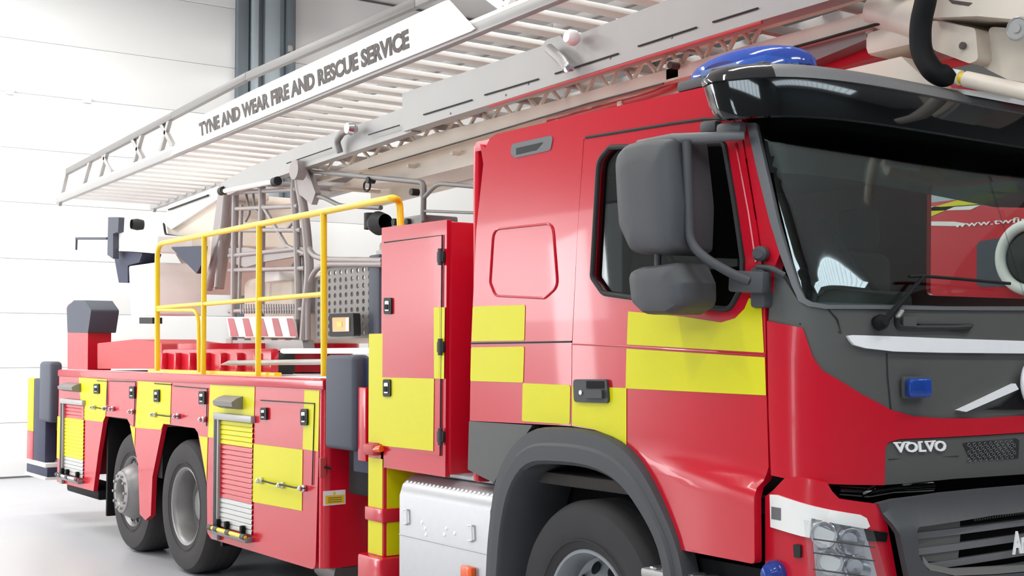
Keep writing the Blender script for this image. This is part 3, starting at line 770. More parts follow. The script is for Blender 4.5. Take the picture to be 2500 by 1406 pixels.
for x in (-1.424, -6.5, -7.83):
    obj('axle', MB().tube([(x, .3, .5), (x, 2.2, .5)], .08, 'black'), E)
    mb = MB(); tyre(mb, (x, 2.46, .522), R=.515); obj('far_side_wheel', mb, E)
obj('added_shade_skirt', MB().box(-9.7, -3.0, 2.40, 2.44, .16, 1.0, 'black', .01).box(-9.6, -3.1, 1.1, 1.5, .22, .7, 'black', .02), E)  # black skirt and belly box added to darken the floor under the truck
mb = MB().box(-9.4, -.8, .75, .85, .72, .98, 'black', .01).box(-9.4, -.8, 1.65, 1.75, .72, .98, 'black', .01)
obj('chassis_rail', mb, E)
# step beneath the door
mb = MB().box(-1.0, -.32, -.03, .3, .76, .80, 'alloy', .01)
for k in range(8): mb.box(-.95+k*.075, -.91+k*.075, -.02, .28, .80, .812, 'chrome', .004)
mb.box(-.9, -.3, .06, .3, .80, .87, 'black', .0)
obj('cab_step', mb, E)

# ---------------- tall locker behind the cab
XL0, XL1 = -3.315, -2.604
mb = MB()
mb.plate([(932, 556), (1091, 536), (1087, 1165), (930, 1140)], S0, .03, 'red', off=0, r=.004)
mb.box(XL0, XL1, .02, .75, 1.07, 2.44, 'red', .012)
for poly in ([(932, 921), (1063, 924), (1061, 1101), (930, 1084)], [(1062, 750), (1089, 750), (1087, 925), (1063, 924)]): mb.plate(poly, S0, 0, 'yellow', off=.008)
locker = obj('tall_locker', mb, E)
mb = MB()
Q = [(938, 592), (1080, 574), (1075, 1113), (934, 1092)]
mb.plate(Q, S0, .01, 'red', off=.006, r=.01)
for poly in ([(937, 921), (1063, 924), (1061, 1101), (936, 1088)], [(1062, 750), (1077, 750), (1075, 924), (1063, 924)]): mb.plate(poly, S0, 0, 'yellow', off=.009)
ld = obj('locker_door', mb, locker)
P3 = lambda x, y, o=.006, Y=0: H(x, y, Y=Y-o)
def gap(pts, par, r=.004, name='door_gap'):
    return obj(name, MB().tube([P3(*p) for p in pts], r, 'seal', seg=5), par)
gap([(938, 592), (1080, 574), (1075, 1113)], locker)
def latch(px, py, par, w=8, h=19, Y=0):
    mb = MB().plate([(px-w, py-h), (px+w, py-h), (px+w, py+h), (px-w, py+h)], Plane('Y', Y), .012, 'seal', off=.018, r=.014)
    mb.plate([(px-w*.5, py-h*.6), (px+w*.5, py-h*.6), (px+w*.5, py+h*.6), (px-w*.5, py+h*.6)], Plane('Y', Y), .006, 'chrome', off=.022, r=.006)
    mb.plate([(px-w*.35, py-h*.2), (px+w*.35, py-h*.2), (px+w*.35, py+h*.45), (px-w*.35, py+h*.45)], Plane('Y', Y), .004, 'black', off=.026, r=.004)
    return obj('latch', mb, par)
latch(952, 747, locker, 9, 20); latch(950, 947, locker, 9, 21)
for py in (627, 847, 1066):
    mb = MB(); p = H(1077, py, Y=-.012); mb.box(p.x-.035, p.x+.03, -.02, .0, p.z-.03, p.z+.03, 'seal', .006); mb.tube([(p.x, -.02, p.z-.045), (p.x, -.02, p.z+.045)], .012, 'plastic')
    obj('hinge', mb, locker)

# ---------------- outrigger jack behind the locker
mb = MB()
jx0, jx1 = H(898, 1200, Y=0).x, H(937, 1200, Y=0).x
mb.box(jx0, jx1, .0, .27, .50, 1.84, 'red', .006)
def zpx(px, py, Y=0): return H(px, py, Y=Y).z
for (a, b) in ((815, 1080), (1118, 1238), (1272, 1352)):
    z1, z0 = zpx(915, a), zpx(915, b); mb.box(jx0+.012, jx1-.012, -.004, .0, z0, z1, 'yellow', 0)
    mb.box(jx1-.001, jx1+.004, .02, .25, z0, z1, 'yellow', 0)
for (a, b) in ((1238, 1272),):
    z1, z0 = zpx(915, a), zpx(915, b); mb.box(jx0-.015, jx1+.015, -.015, .28, z0, z1, 'red', .01)
z1, z0 = zpx(915, 1355), .30; mb.box(jx0-.06, jx1+.04, -.04, .32, z0, z1, 'red', .02)
mb.box(jx0+.05, jx1-.02, .08, .2, .03, .4, 'red', .01); mb.box(jx0-.05, jx1+.05, -.02, .3, 0, .05, 'red', .01)
jack = obj('outrigger_jack', mb, E)
p = H(907, 1096, Y=-.02); mb = MB().box(p.x-.06, p.x+.07, -.05, .03, p.z-.035, p.z+.03, 'pink_red', .012); mb.tube([p+Vector((.05, -.01, 0)), p+Vector((.12, 0, .01))], .02, 'orange')
obj('jack_bracket', mb, jack)
# grey padded cover of the stowed outrigger beam
mb = MB().box(-4.0, -3.62, -.02, .10, zpx(850, 1100), zpx(850, 866), 'slate', .03, seg=3)
cover = obj('outrigger_cover', mb, E)
mb = MB().box(-3.75, -3.50, .05, .5, 1.0, 1.70, 'navy', .01); mb.box(-3.60, -3.50, -.0, .04, 1.08, 1.52, 'red', .006); mb.box(-3.9, -3.5, .1, .9, .85, 1.2, 'black', .01)
obj('outrigger_beam', mb, cover)

# ---------------- fuel tank
tx0, tx1 = -3.10, -2.19; tz1 = zpx(1195, 1190)
mb = MB()
prof = [(.08, .1), (.0, .16), (.0, tz1-.12), (.02, tz1-.06), (.07, tz1-.015), (.14, tz1), (.7, tz1), (.7, .1)]
n = len(prof); V = [Vector((x, y, z)) for x in (tx0, tx1) for y, z in prof]
mb.add(V, [(k, (k+1) % n, n+(k+1) % n, n+k) for k in range(n)]+[tuple(range(n))[::-1], tuple(range(n, 2*n))], 'tank')
for k in range(22): 
    x = tx0+.03+k*(tx1-tx0-.06)/21; mb.lathe([(0, .011), (.004, .008), (.005, 0)], (x, .035, tz1-.045), (0, -.8, .6), 'silver', 8)
for (a, b) in ((1030, 1275), (1040, 1305), (1090, 1290), (1110, 1302), (1038, 1290), (1085, 1305)):
    p = H(a, b, Y=0); mb.lathe([(0, .012), (.004, .009), (.005, 0)], p, (0, -1, 0), 'silver', 10)
for x, y in ((992, 1262), (1150, 1302)):
    p = H(x, y, Y=0); mb.tube([p+Vector((-.01, -.01, .04)), p+Vector((.02, -.012, .045)), p+Vector((.025, -.012, -.03)), p+Vector((-.01, -.01, -.04))], .007, 'silver', seg=6)
mb.tube([(tx0, -.002, zpx(1090, 1330)), (tx1, -.002, zpx(1090, 1330))], .004, 'tank', seg=6)
tank = obj('side_tank', mb, E)
mb = MB().box(tx0+.05, tx1+.1, .1, .6, tz1, tz1+.035, 'tank', .01); mb.box(tx0+.0, tx1-.2, .2, .7, tz1+.03, tz1+.12, 'black', .02); mb.tube([(tx1-.15, .12, tz1+.03), (tx1+.02, .05, tz1+.02), (tx1+.1, .0, tz1-.02)], .02, 'black', fil=.05)
obj('tank_lid', mb, tank)
p = H(1146, 1398, Y=-.005); obj('amber_marker', MB().box(p.x-.055, p.x+.055, -.03, 0, p.z-.035, p.z+.035, 'orange', .01), tank)

# ---------------- locker body along the rear
mb = MB()
body = [(145, 902), (783, 924), (781, 1000), (775, 1200), (770, 1392, .06), (515, 1315, .05), (506, 1300, .02), (505, 1179), (483, 1056), (475, 1045), (400, 1035), (395, 1050), (372, 1164), (368, 1258), (355, 1270), (341, 1255), (337, 1134), (318, 1037), (310, 1022), (258, 1016), (253, 1024), (240, 1104), (228, 1199), (139, 1176)]
Sb = S0
mb.plate(body, Sb, .04, 'red')
cx = H(781, 950, Y=0).x; ztop = zpx(781, 926); zbot = zpx(770, 1388)+.01
# rounded front corner and front face of the body
arc = [Vector((cx+.0+math.sin(a)*.06, .06-math.cos(a)*.06, 0)) for a in [pi/2*k/8 for k in range(9)]]
arc = arc + [Vector((cx+.06, 1.2, 0))]
mb.strip([p+Vector((0, 0, zbot)) for p in arc], [p+Vector((0, 0, ztop)) for p in arc], 'red')
mb.box(-9.78, cx+.055, .05, 2.45, ztop-.05, ztop-.01, 'silver', .006)
mb.box(cx-.1, cx+.05, .03, 1.2, zbot, zbot+.05, 'red', .01)
mb.box(-9.8, -9.75, .03, 2.45, .5, ztop-.03, 'red', .01)
mb.box(-9.6, -4.2, 2.44, 2.49, .5, ztop-.03, 'red', .01)
YP = [[(193, 921), (262, 926), (258, 1016), (252, 1030), (201, 1024)], [(153, 1018), (202, 1024), (198, 1126), (152, 1120)], [(141, 1016), (149, 1017), (147, 1120), (139, 1118)],
      [(337, 930), (419, 935), (416, 1036), (400, 1034), (394, 1049), (331, 1044)], [(318, 1038), (331, 1044), (329, 1092)],
      [(514, 939), (623, 944), (621, 1018), (530, 1010), (526, 1069), (508, 1067)], [(487, 1064), (508, 1067), (505, 1175)],
      [(620, 1083), (740, 1098), (738, 1247), (617, 1225)], [(744, 951), (781, 954), (778, 1102), (740, 1096)]]
for q in YP: mb.plate(q, Sb, 0, 'yellow', off=.003)
bodyo = obj('locker_body', mb, E)
mb = MB(); a, b = H(145, 902, Y=-.01), H(783, 926, Y=-.01); a2, b2 = H(147, 914, Y=-.01), H(783, 944, Y=-.01)
mb.box(-9.83, cx+.07, -.014, .06, ztop-.065, ztop+.0, 'red', .008); mb.box(-9.83, cx+.07, .06, .12, ztop-.03, ztop+.004, 'white', .004)
obj('deck_edge', mb, bodyo)
# lamps above shutters
def scene_lamp(pts, par):
    mb = MB(); p = [H(x, y, Y=0) for x, y in pts]; x0, x1 = min(q.x for q in p), max(q.x for q in p); z0, z1 = min(q.z for q in p), max(q.z for q in p)
    V = [Vector((x, y, z)) for x in (x0, x1) for y, z in ((0, z1), (-.05, z1-.015), (-.09, (z0+z1)/2+.005), (-.085, z0+.02), (-.03, z0), (0, z0))]
    for i in (0, 2, 3): pass
    n = 6; mb.add(V, [(k, (k+1) % n, n+(k+1) % n, n+k) for k in range(n)]+[tuple(range(n))[::-1], tuple(range(n, 2*n))], 'alloy_dark')
    return obj('scene_lamp', mb, par)
scene_lamp([(548, 964), (594, 999)], bodyo); scene_lamp([(163, 933), (198, 957)], bodyo)
# roller shutters
def shutter(tl, tr, br, bl, cols, par, nsl=22):
    mb = MB(); pl = Plane('Y', 0); A, B, C_, D = [Vector(pl.inv(*q)) for q in (tl, tr, br, bl)]
    x0, x1, z1, z0 = (A.x+D.x)/2, (B.x+C_.x)/2, (A.y+B.y)/2, (C_.y+D.y)/2
    n = nsl
    for k in range(n):
        za, zb = z1-(z1-z0)*k/n, z1-(z1-z0)*(k+1)/n; c_ = cols((k+.5)/n)
        pts = [(za, -.002), (za-.25*(za-zb), -.008), (zb+.15*(za-zb), -.010), (zb, -.001)]
        for (p, q) in zip(pts, pts[1:]):
            mb.add([(x0, p[1], p[0]), (x1, p[1], p[0]), (x1, q[1], q[0]), (x0, q[1], q[0])], [(3, 2, 1, 0)], c_)
    o = obj('roller_shutter', mb, par)
    fr_ = MB().box(x0-.09, x0, -.03, .0, z0-.1, z1+.03, 'frame_grey', .006); fr_.box(x0-.075, x0-.02, -.033, -.02, z0-.05, z1-.0, 'seal', .004)
    fr_.box(x0-.09, x1+.03, -.035, .0, z1, z1+.05, 'alloy', .006)
    obj('shutter_frame', fr_, o)
    return o, (x0, x1, z0, z1)
sh, ex = shutter((545, 1026), (621, 1031), (615, 1300), (536, 1290), lambda t: 'yellow' if t < .23 else ('red' if t < .75 else 'shutter_silver'), E)
def bar(ex, par, colr):
    x0, x1, z0, z1 = ex; z = z0+.0
    mb = MB().box(x0-.09, x1+.01, -.06, -.0, z-.05, z-.015, 'alloy_dark', .008)
    mb.tube([(x0-.08, -.055, z-.01), (x1, -.055, z-.01)], .016, colr, seg=10)
    for x in (x0-.06, x0+.05, x0+.27, x1-.03): mb.lathe([(-.03, .014), (-.03, .02), (.03, .02), (.03, .014)], (x, -.055, z-.01), (1, 0, 0), 'plastic', 14)
    for x in (x0+.0, x0+.16, x1-.12): mb.box(x-.02, x+.02, -.04, -.005, z+.0, z+.055, 'black', .006)
    obj('lift_bar', mb, par)
bar(ex, sh, 'rail_yellow')
sh2, ex2 = shutter((163, 985), (208, 990), (203, 1165), (156, 1158), lambda t: 'red' if t < .2 else ('yellow' if t < .76 else 'shutter_silver'), E, 20)
bar(ex2, sh2, 'chrome')
# locker doors: seams, latches, chains
def locker_lines(groups):
    for g in groups: gap(g, bodyo)
locker_lines([[(636, 977), (768, 985), (762, 1184)], [(237, 929), (262, 931), (262, 990)], [(266, 930), (330, 932)], [(331, 934), (327, 1040)], [(377, 936), (418, 939)], [(424, 942), (506, 949), (504, 1040)]])
latch(648, 1010, bodyo, 7, 15); latch(747, 1018, bodyo, 8, 20); latch(239, 949, bodyo, 6, 12); latch(326, 958, bodyo, 6, 15); latch(386, 966, bodyo, 6, 15); latch(497, 971, bodyo, 7, 16)
def chain(pts, par):
    mb = MB()
    for (x, y) in pts:
        p = H(x, y, Y=-.005); mb.lathe([(0, .022), (.015, .024), (.025, .016), (.04, .018), (.05, .008), (.05, 0)], p, (0, -1, 0), 'chrome', 14)
    for a, b in zip(pts, pts[1:]): 
        if b[0]-a[0] > 30 or True: mb.tube([H(*a, Y=-.035), H((a[0]+b[0])/2, (a[1]+b[1])/2+2, Y=-.035), H(*b, Y=-.035)], .006, 'seal', seg=6)
    return obj('securing_chain', mb, par)
chain([(640, 1173), (692, 1184), (744, 1192)], bodyo); chain([(232, 994), (262, 997)], bodyo); chain([(380, 1012), (436, 1016)], bodyo)
for q in ((277, 998), (325, 1005), (499, 1024)): chain([q], bodyo)
# warning sticker and small fittings on the front face of the body
SX = Plane('X', cx+.06)
mb = MB().plate([(789, 1199), (843, 1195), (843, 1230), (789, 1235)], SX, .002, 'white', off=.003); mb.plate([(794, 1210), (840, 1207), (840, 1227), (794, 1231)], SX, 0, 'sticker_yellow', off=.004)
mb.plate([(812, 1207), (820, 1206), (816, 1198)], SX, 0, 'sticker_yellow', off=.004)
for k in range(3): mb.plate([(800, 1215+k*5), (834, 1212.5+k*5), (834, 1214+k*5), (800, 1216.5+k*5)], SX, 0, 'letter', off=.005)
obj('warning_sticker', mb, bodyo)
mb = MB().plate([(779, 1118), (792, 1116), (792, 1164), (779, 1167)], Plane('X', cx+.06), .02, 'pink_red', off=.02, r=.006); mb.tube([H(792, 1140, X=cx+.08), H(808, 1144, X=cx+.08)], .008, 'seal')
obj('side_reflector', mb, bodyo)
# inside of the wheel openings, mudflap, underside
mb = MB().box(-8.6, -5.75, .36, .40, .25, 1.25, 'black', 0).box(-8.6, -5.75, .05, .40, 1.14, 1.2, 'black', 0)
mb.box(-8.50, -8.46, .06, .6, .24, 1.15, 'black', .006); mb.box(-5.8, -5.76, .05, .5, .3, 1.15, 'black', 0); mb.box(-7.3, -7.0, .04, .3, .7, 1.1, 'black', 0)
obj('wheel_housing', mb, E)
obj('tail_step', MB().box(-9.7, -8.7, .05, .4, .36, .46, 'black', .03), E)
obj('air_tank', MB().tube([(-4.6, .3, .3), (-4.3, .3, .28)], .09, 'alloy_dark'), E)
mb = MB().box(-5.7, -4.05, .12, 2.3, .36, .8, 'black', .03)
obj('underframe', mb, E)

# ---------------- yellow deck guard rail
YR = .05
R_ = lambda x, y: H(x, y, Y=YR)
mb = MB()
mb.tube([R_(384, 905), R_(384, 596), R_(960, 483), H(975, 490, Y=.12), H(978, 552, Y=.12)], .022, 'rail_yellow', fil=.13)
rail = obj('guard_rail', mb, E)
for x, t in ((499, 575), (633, 549), (790, 517)):
    mb = MB().tube([R_(x, t), R_(x-3 if x < 700 else x+1, 918)], .021, 'rail_yellow'); obj('post', mb, rail)
obj('mid_rail', MB().tube([R_(384, 751), R_(560, 737), R_(791, 718)], .017, 'rail_yellow'), rail)
obj('gate_loop', MB().tube([R_(386, 757), R_(484, 757), R_(486, 908)], .015, 'rail_yellow', fil=.12), rail)
mb = MB(); mb.box(-7.55, -5.0, .1, .16, ztop+.0, ztop+.03, 'rail_yellow', .006); obj('toe_board', mb, rail)

# ---------------- deck fittings: slew ring, turret, long bar
mb = MB().lathe([(0, .85), (.06, .85), (.07, .78), (.18, .76), (.19, .82), (.25, .82), (.25, 0)], (-7.6, 1.25, ztop), (0, 0, 1), 'red', 48)
mb.box(-7.9, -5.6, .35, .42, ztop, ztop+.20, 'red', .02)
for k in range(7): mb.box(-7.8+k*.33, -7.76+k*.33, .30, .36, ztop, ztop+.17, 'red', .01)
obj('slew_ring', mb, E)
mb = MB().tube([H(540, 890, Y=.2), H(560, 886, Y=.2), H(905, 882, Y=.2)], [.004, .02, .02], 'alloy', seg=10); obj('stowed_bar', mb, E)
mb = MB().tube([H(690, 857, Y=.6), H(908, 856, Y=.6)], .02, 'tube_lamp', seg=10); mb.box(-6.2, -5.9, .5, .7, ztop, ztop+.17, 'seal', .02)
obj('deck_lamp', mb, E)
mb = MB()
mb.box(-8.0, -6.6, 1.15, 1.9, ztop+.25, 2.42, 'cream', .08, seg=3)
mb.plate([(405, 545), (412, 520), (540, 470), (560, 600), (500, 720), (470, 690), (418, 602)], Plane('Y', 1.15), .75, 'cream', r=.03)
mb.plate([(418, 603), (500, 600), (494, 640), (480, 668)], Plane('Y', 1.15), 0, 'navy', off=.006)
mb.plate([(400, 545), (412, 500), (538, 452), (540, 480), (418, 560)], Plane('Y', 1.1), .5, 'white', r=.02)
mb.tube([H(400, 545, Y=1.12), H(404, 572, Y=1.12), H(450, 582, Y=1.12)], .012, 'seal', fil=.04); mb.tube([H(412, 512, Y=1.08), H(508, 477, Y=1.08)], .01, 'seal')
turret = obj('turntable', mb, E)
obj('guard_plate', MB().plate([(416, 603), (497, 600), (492, 645), (480, 668)], Plane('Y', .72), .04, 'navy', r=.01), turret)
mb = MB(); mb.plate([(315, 650), (385, 640), (385, 770), (320, 770)], Plane('Y', .7), .5, 'white', r=.03); mb.plate([(340, 775), (372, 775), (372, 790), (340, 790)], Plane('Y', .68), .1, 'seal')
mb.plate([(276, 612), (348, 618), (340, 640), (312, 648), (312, 690), (290, 690)], Plane('Y', .72), .2, 'navy', r=.01)
mb.plate([(273, 565), (385, 575), (385, 618), (272, 606)], Plane('Y', .66), .35, 'white', r=.02); mb.plate([(264, 530), (290, 530), (288, 566), (276, 570), (276, 632), (262, 622)], Plane('Y', .6), .06, 'slate', r=.01)
mb.tube([H(186, 582, Y=.62), H(262, 582, Y=.62)], .014, 'slate'); mb.tube([H(187, 582, Y=.62), H(186, 610, Y=.62)], .012, 'slate')
mb.lathe([(-.06, .05), (.0, .06), (.06, .05)], H(335, 548, Y=.7), (0, 1, 0), 'seal', 16)
obj('control_console', mb, turret)
mb = MB().plate([(165, 745), (180, 735), (210, 735), (222, 755), (215, 790), (214, 905), (165, 905)], Plane('Y', .5), .25, 'red', r=.02); mb.plate([(164, 750), (182, 733), (208, 733), (224, 757), (216, 812), (166, 812)], Plane('Y', .49), .3, 'slate', off=.006, r=.03)
obj('operator_seat', mb, E)
mb = MB().plate([(238, 838), (330, 828), (395, 838), (395, 900), (238, 900)], Plane('Y', .45), .6, 'pink_red', r=.02); obj('deck_box', mb, E)
# rear outrigger
mb = MB().box(-10.75, -10.3, .0, .12, .60, 1.46, 'navy', .02)
mb.box(-10.98, -10.75, .0, .3, .9, 1.46, 'yellow', .004); mb.box(-10.98, -10.75, .0, .3, .60, .9, 'red', .004); mb.box(-10.98, -10.2, -.02, .3, .555, .60, 'white', .01); mb.box(-10.98, -10.2, .0, .3, .46, .555, 'navy', .01); mb.box(-10.98, -10.2, -.02, .3, .43, .46, 'white', .01)
mb.box(-10.95, -9.8, .3, .5, .5, 1.2, 'black', .01)
ro = obj('rear_outrigger', mb, E)
obj('outrigger_cover', MB().box(-10.45, -10.05, -.03, .1, 1.02, 1.64, 'slate', .04, seg=3), ro)

# ---------------- rescue cage behind the locker
YC = .9
c_ = lambda x, y, Y=YC: H(x, y, Y=Y)
mb = MB()
mb.tube([c_(735, 400), c_(728, 440), c_(740, 500), c_(748, 560), c_(756, 660), c_(748, 740), c_(742, 830)], .038, 'frame_grey', fil=.1)
mb.tube([c_(722, 410), c_(716, 470), c_(724, 560), c_(728, 700), c_(728, 780)], .03, 'frame_grey', fil=.1)
mb.tube([c_(556, 448), c_(545, 560), c_(508, 705)], .045, 'frame_grey', fil=.1); mb.tube([c_(548, 470), c_(540, 600), c_(530, 700)], .03, 'frame_grey')
mb.tube([c_(575, 470), c_(573, 560), c_(570, 850)], .032, 'frame_grey'); mb.tube([c_(640, 455), c_(636, 850)], .032, 'frame_grey'); mb.tube([c_(590, 500), c_(584, 740)], .016, 'frame_grey')
for (a, b) in (((575, 470), (725, 462)), ((575, 510), (728, 503)), ((575, 562), (735, 562)), ((560, 625), (730, 607)), ((560, 660), (745, 655)), ((560, 760), (740, 755)), ((552, 850), (745, 850))):
    mb.tube([c_(*a), c_(*b)], .020, 'frame_grey')
mb.tube([c_(640, 500), c_(700, 600), c_(745, 620)], .018, 'frame_grey'); mb.tube([c_(745, 505), c_(700, 560)], .016, 'frame_grey')
mb.tube([c_(600, 470), c_(610, 520), c_(600, 540)], .012, 'alloy_dark', fil=.03); mb.tube([c_(618, 472), c_(622, 515), c_(640, 520)], .012, 'alloy_dark', fil=.03)
mb.tube([c_(742, 415), c_(860, 428), c_(1035, 445), c_(1033, 540)], .020, 'alloy_dark', fil=.05); mb.tube([c_(750, 475), c_(790, 482), c_(830, 502), c_(930, 507)], .018, 'alloy_dark', fil=.06)
mb.tube([c_(1033, 485), c_(1060, 455), c_(1075, 448), c_(1170, 456)], .016, 'alloy_dark', fil=.04); mb.tube([c_(1033, 515), c_(1170, 520)], .01, 'alloy_dark')
mb.tube([c_(745, 590), c_(765, 625), c_(800, 634), c_(935, 636)], .024, 'frame_grey', fil=.08); mb.tube([c_(752, 830), c_(752, 690), c_(775, 652), c_(800, 645), c_(935, 645)], .022, 'frame_grey', fil=.12)
mb.box(c_(700, 700).x, c_(740, 700).x, YC+.1, YC+.5, 2.05, 2.35, 'frame_grey', .02)
mb.plate([(558, 606), (600, 604), (640, 612), (700, 600), (742, 604), (742, 622), (640, 640), (600, 652), (558, 640)], Plane('Y', YC), .04, 'frame_grey', r=.01)
mb.plate([(716, 560), (738, 560), (748, 640), (738, 760), (746, 832), (716, 832), (722, 700)], Plane('Y', YC+.04), .05, 'frame_grey', r=.01)
mb.plate([(536, 444), (556, 444), (552, 560), (532, 706), (506, 706), (520, 560)], Plane('Y', YC+.06), .06, 'frame_grey', r=.01)
mb.plate([(715, 405), (745, 400), (770, 470), (760, 500), (738, 480), (722, 470)], Plane('Y', YC-.03), .05, 'frame_grey', r=.01)
cage = obj('rescue_cage', mb, E)
p = c_(896, 444); obj('snap_hook', MB().tube([p+Vector((.05*math.cos(t), 0, .04*math.sin(t)-.03)) for t in [2*pi*k/16 for k in range(16)]], .008, 'seal', closed=True, seg=8), cage)
p = c_(640, 560); obj('cage_seat', MB().box(p.x-.35, p.x+.1, 1.05, 1.35, 2.35, 2.45, 'white', .02), cage)
mb = MB().tube([c_(545, 467, .8), c_(675, 442, .8)], .022, 'white'); mb.lathe([(-.03, .03), (.03, .03)], c_(546, 467, .8), (1, 0, .02), 'seal'); 
for q in ((543, 466), (674, 443)): 
    p = c_(*q, .8); mb.lathe([(-.035, 0), (-.035, .038), (.035, .038), (.035, 0)], p, (1, 0, .02), 'seal', 20)
obj('cage_lamp', mb, cage)
# perforated side panel with real holes
mb = MB(); pl = Plane('Y', YC+.03); A = pl.inv(770, 655); B = pl.inv(930, 825); holes = []
nx, nz = 11, 9
for i in range(nx):
    for j in range(nz):
        u = A[0]+(B[0]-A[0])*(i+.7)/(nx+.6); v = B[1]+(A[1]-B[1])*(j+.7)/(nz+.6); w_, h_ = (B[0]-A[0])/nx*.24, (A[1]-B[1])/nz*.32
        holes.append([(u+w_*math.cos(t), v+h_*math.sin(t)) for t in [2*pi*k/8 for k in range(8)]])
mb.plate([(A[0], B[1]), (B[0], B[1]), (B[0], A[1]), (A[0]+.12, A[1]), (A[0], A[1]-.12)], pl, .012, 'alloy_dark', holes=holes, uv=True)
obj('perforated_panel', mb, cage)
mb = MB().plate([(552, 826), (738, 830), (742, 856), (552, 856)], Plane('Y', YC-.02), .1, 'alloy', r=.01)
for k in range(5):
    x = 564+k*33; mb.plate([(x, 826), (x+16, 826), (x+15, 830), (x, 830)], Plane('Y', YC-.02), 0, 'seal', off=.002)
obj('cage_floor_edge', mb, cage)
mb = MB().plate([(552, 774), (716, 772), (722, 824), (560, 822)], Plane('Y', YC-.03), .02, 'white', r=.003)
for k in range(5):
    x = 556+k*36; mb.plate([(x, 777), (x+15, 777), (x+27, 821), (x+9, 821)], Plane('Y', YC-.03), 0, 'chevron_red', off=.003)
obj('chevron_board', mb, cage)
mb = MB()
for k in range(22): 
    x = 588+k*6.1; mb.beam(c_(x, 742, YC-.02), c_(x+1, 766, YC-.02), .012, .02, 'frame_grey', up=(1, 0, 0))
obj('louvre', mb, cage)
mb = MB().plate([(803, 766), (862, 764), (864, 820), (805, 822)], Plane('Y', .78), .06, 'seal', r=.02); mb.plate([(812, 775), (854, 774), (854, 809), (813, 810)], Plane('Y', .78), 0, 'flood_glass', off=.004, r=.008); mb.plate([(824, 786), (836, 785), (836, 798), (824, 798)], Plane('Y', .78), 0, 'rail_yellow', off=.006, r=.004)
mb.plate([(846, 775), (853, 775), (853, 808), (846, 808)], Plane('Y', .78), 0, 'white', off=.006)
obj('floodlight', mb, cage)
mb = MB().box(c_(898, 600).x, c_(925, 600).x, YC+.0, YC+.25, 1.7, 2.45, 'slate', .02); mb.lathe([(-.1, .05), (0, .09), (.1, .06)], c_(925, 545), (1, 0, 0), 'seal', 20); mb.lathe([(-.06, .05), (.06, .05)], c_(905, 540), (0, 0, 1), 'seal', 16)
obj('monitor', mb, cage)
for q in ((1012, 469), (905, 440)): obj('rubber_stop', MB().lathe([(-.03, 0), (-.03, .025), (.03, .025), (.03, 0)], c_(*q), (0, 1, 0), 'seal', 14), cage)
mb = MB()
for q in ((968, 542), (1000, 542)): mb.lathe([(-.03, 0), (-.03, .025), (.03, .025), (.03, 0)], c_(*q), (0, 1, 0), 'seal', 14)
mb.box(c_(955, 560).x, c_(1030, 560).x, YC, YC+.3, c_(1000, 555).z, c_(1000, 528).z, 'alloy_dark', .01)
obj('connector_box', mb, cage)
mb = MB().box(c_(800, 600).x, c_(880, 600).x, 1.35, 1.9, 2.0, 2.62, 'cream', .03); mb.box(c_(800, 600).x+.0, c_(880, 600).x-.1, 1.33, 1.36, 2.32, 2.55, 'white', .01); obj('valve_block', MB().box(c_(662, 600).x, c_(705, 600).x, 1.3, 1.8, 1.95, 2.3, 'alloy_dark', .02), cage)
obj('cage_cabinet', mb, cage)

# ---------------- top ladder with the lettered side panel
YL = .65; LW = 1.15
l_ = lambda x, y, Y=YL: H(x, y, Y=Y)
bot = [l_(143, 497), l_(1400, -8)]
D = (bot[1]-bot[0]).normalized()
mb = MB()
bx = lambda t, dz=0, Y=YL: Vector((bot[0].x+D.x*t, Y, bot[0].z+D.z*t+dz))
LEN = 13.2
for Y in (YL, YL+LW): mb.beam(bx(-.02, .035, Y), bx(LEN, .035, Y), .06, .07, 'alloy', .008); mb.beam(bx(0, .085, Y), bx(LEN, .085, Y), .05, .03, 'white', .004)
top = [l_(165, 419), l_(423, 283), l_(605, 187), l_(1020, 6)]
topdir = (top[3]-top[2]).normalized(); top.append(top[3]+topdir*5)
for Y in (YL, YL+LW):
    q = [Vector((p.x, Y, p.z)) for p in top]
    for a, b in zip(q, q[1:]): mb.beam(a, b, .05, .07, 'alloy_dark', .008)
ladder = obj('ladder', mb, E)
def ztop_at(x):
    for a, b in zip(top, top[1:]):
        if a.x <= x <= b.x: return a.z+(b.z-a.z)*(x-a.x)/(b.x-a.x)
    return top[-1].z
def zbot_at(x): return bot[0].z+D.z/D.x*(x-bot[0].x)+.1
def brace(a, b, mt, w_=.05): obj('ladder_brace', MB().beam(a, b, .04, w_, mt, .005, up=(1, 0, 0)), ladder)
for Y in (YL, YL+LW):
    a = l_(165, 414); b = l_(145, 500); brace((a.x, Y, a.z), (b.x, Y, b.z), 'alloy', .06)
    for i, x in enumerate([l_(x, 400).x for x in (222, 250, 262, 322, 348, 392, 415)]):
        x2 = x+(.35 if i % 2 else -.25); brace((x, Y, ztop_at(x)), (x2, Y, zbot_at(x2)), 'alloy')
    xs0 = l_(1100, 50).x
    for k in range(6):
        x = xs0+.2+k*.75; brace((x, Y, ztop_at(x)), (x+.4, Y, zbot_at(x+.4)), 'white'); brace((x+.42, Y, zbot_at(x+.42)), (x+.75, Y, ztop_at(x+.75)), 'white')
mb = MB().plate([(447, 305), (600, 228), (849, 112), (1085, 2), (1095, 0), (1158, 70), (1150, 76), (885, 184), (600, 303), (415, 381)], Plane('Y', YL-.05), .012, 'white')
sp = obj('side_panel', mb, ladder)
mb = MB().text('TYNE AND WEAR FIRE AND RESCUE SERVICE', [(489, 334), (1000, 117), (997, 70), (486, 301)], Plane('Y', YL-.05), 'letter', bold=.045, th=.003)
obj('lettering', mb, sp)
t = .3; k = 0
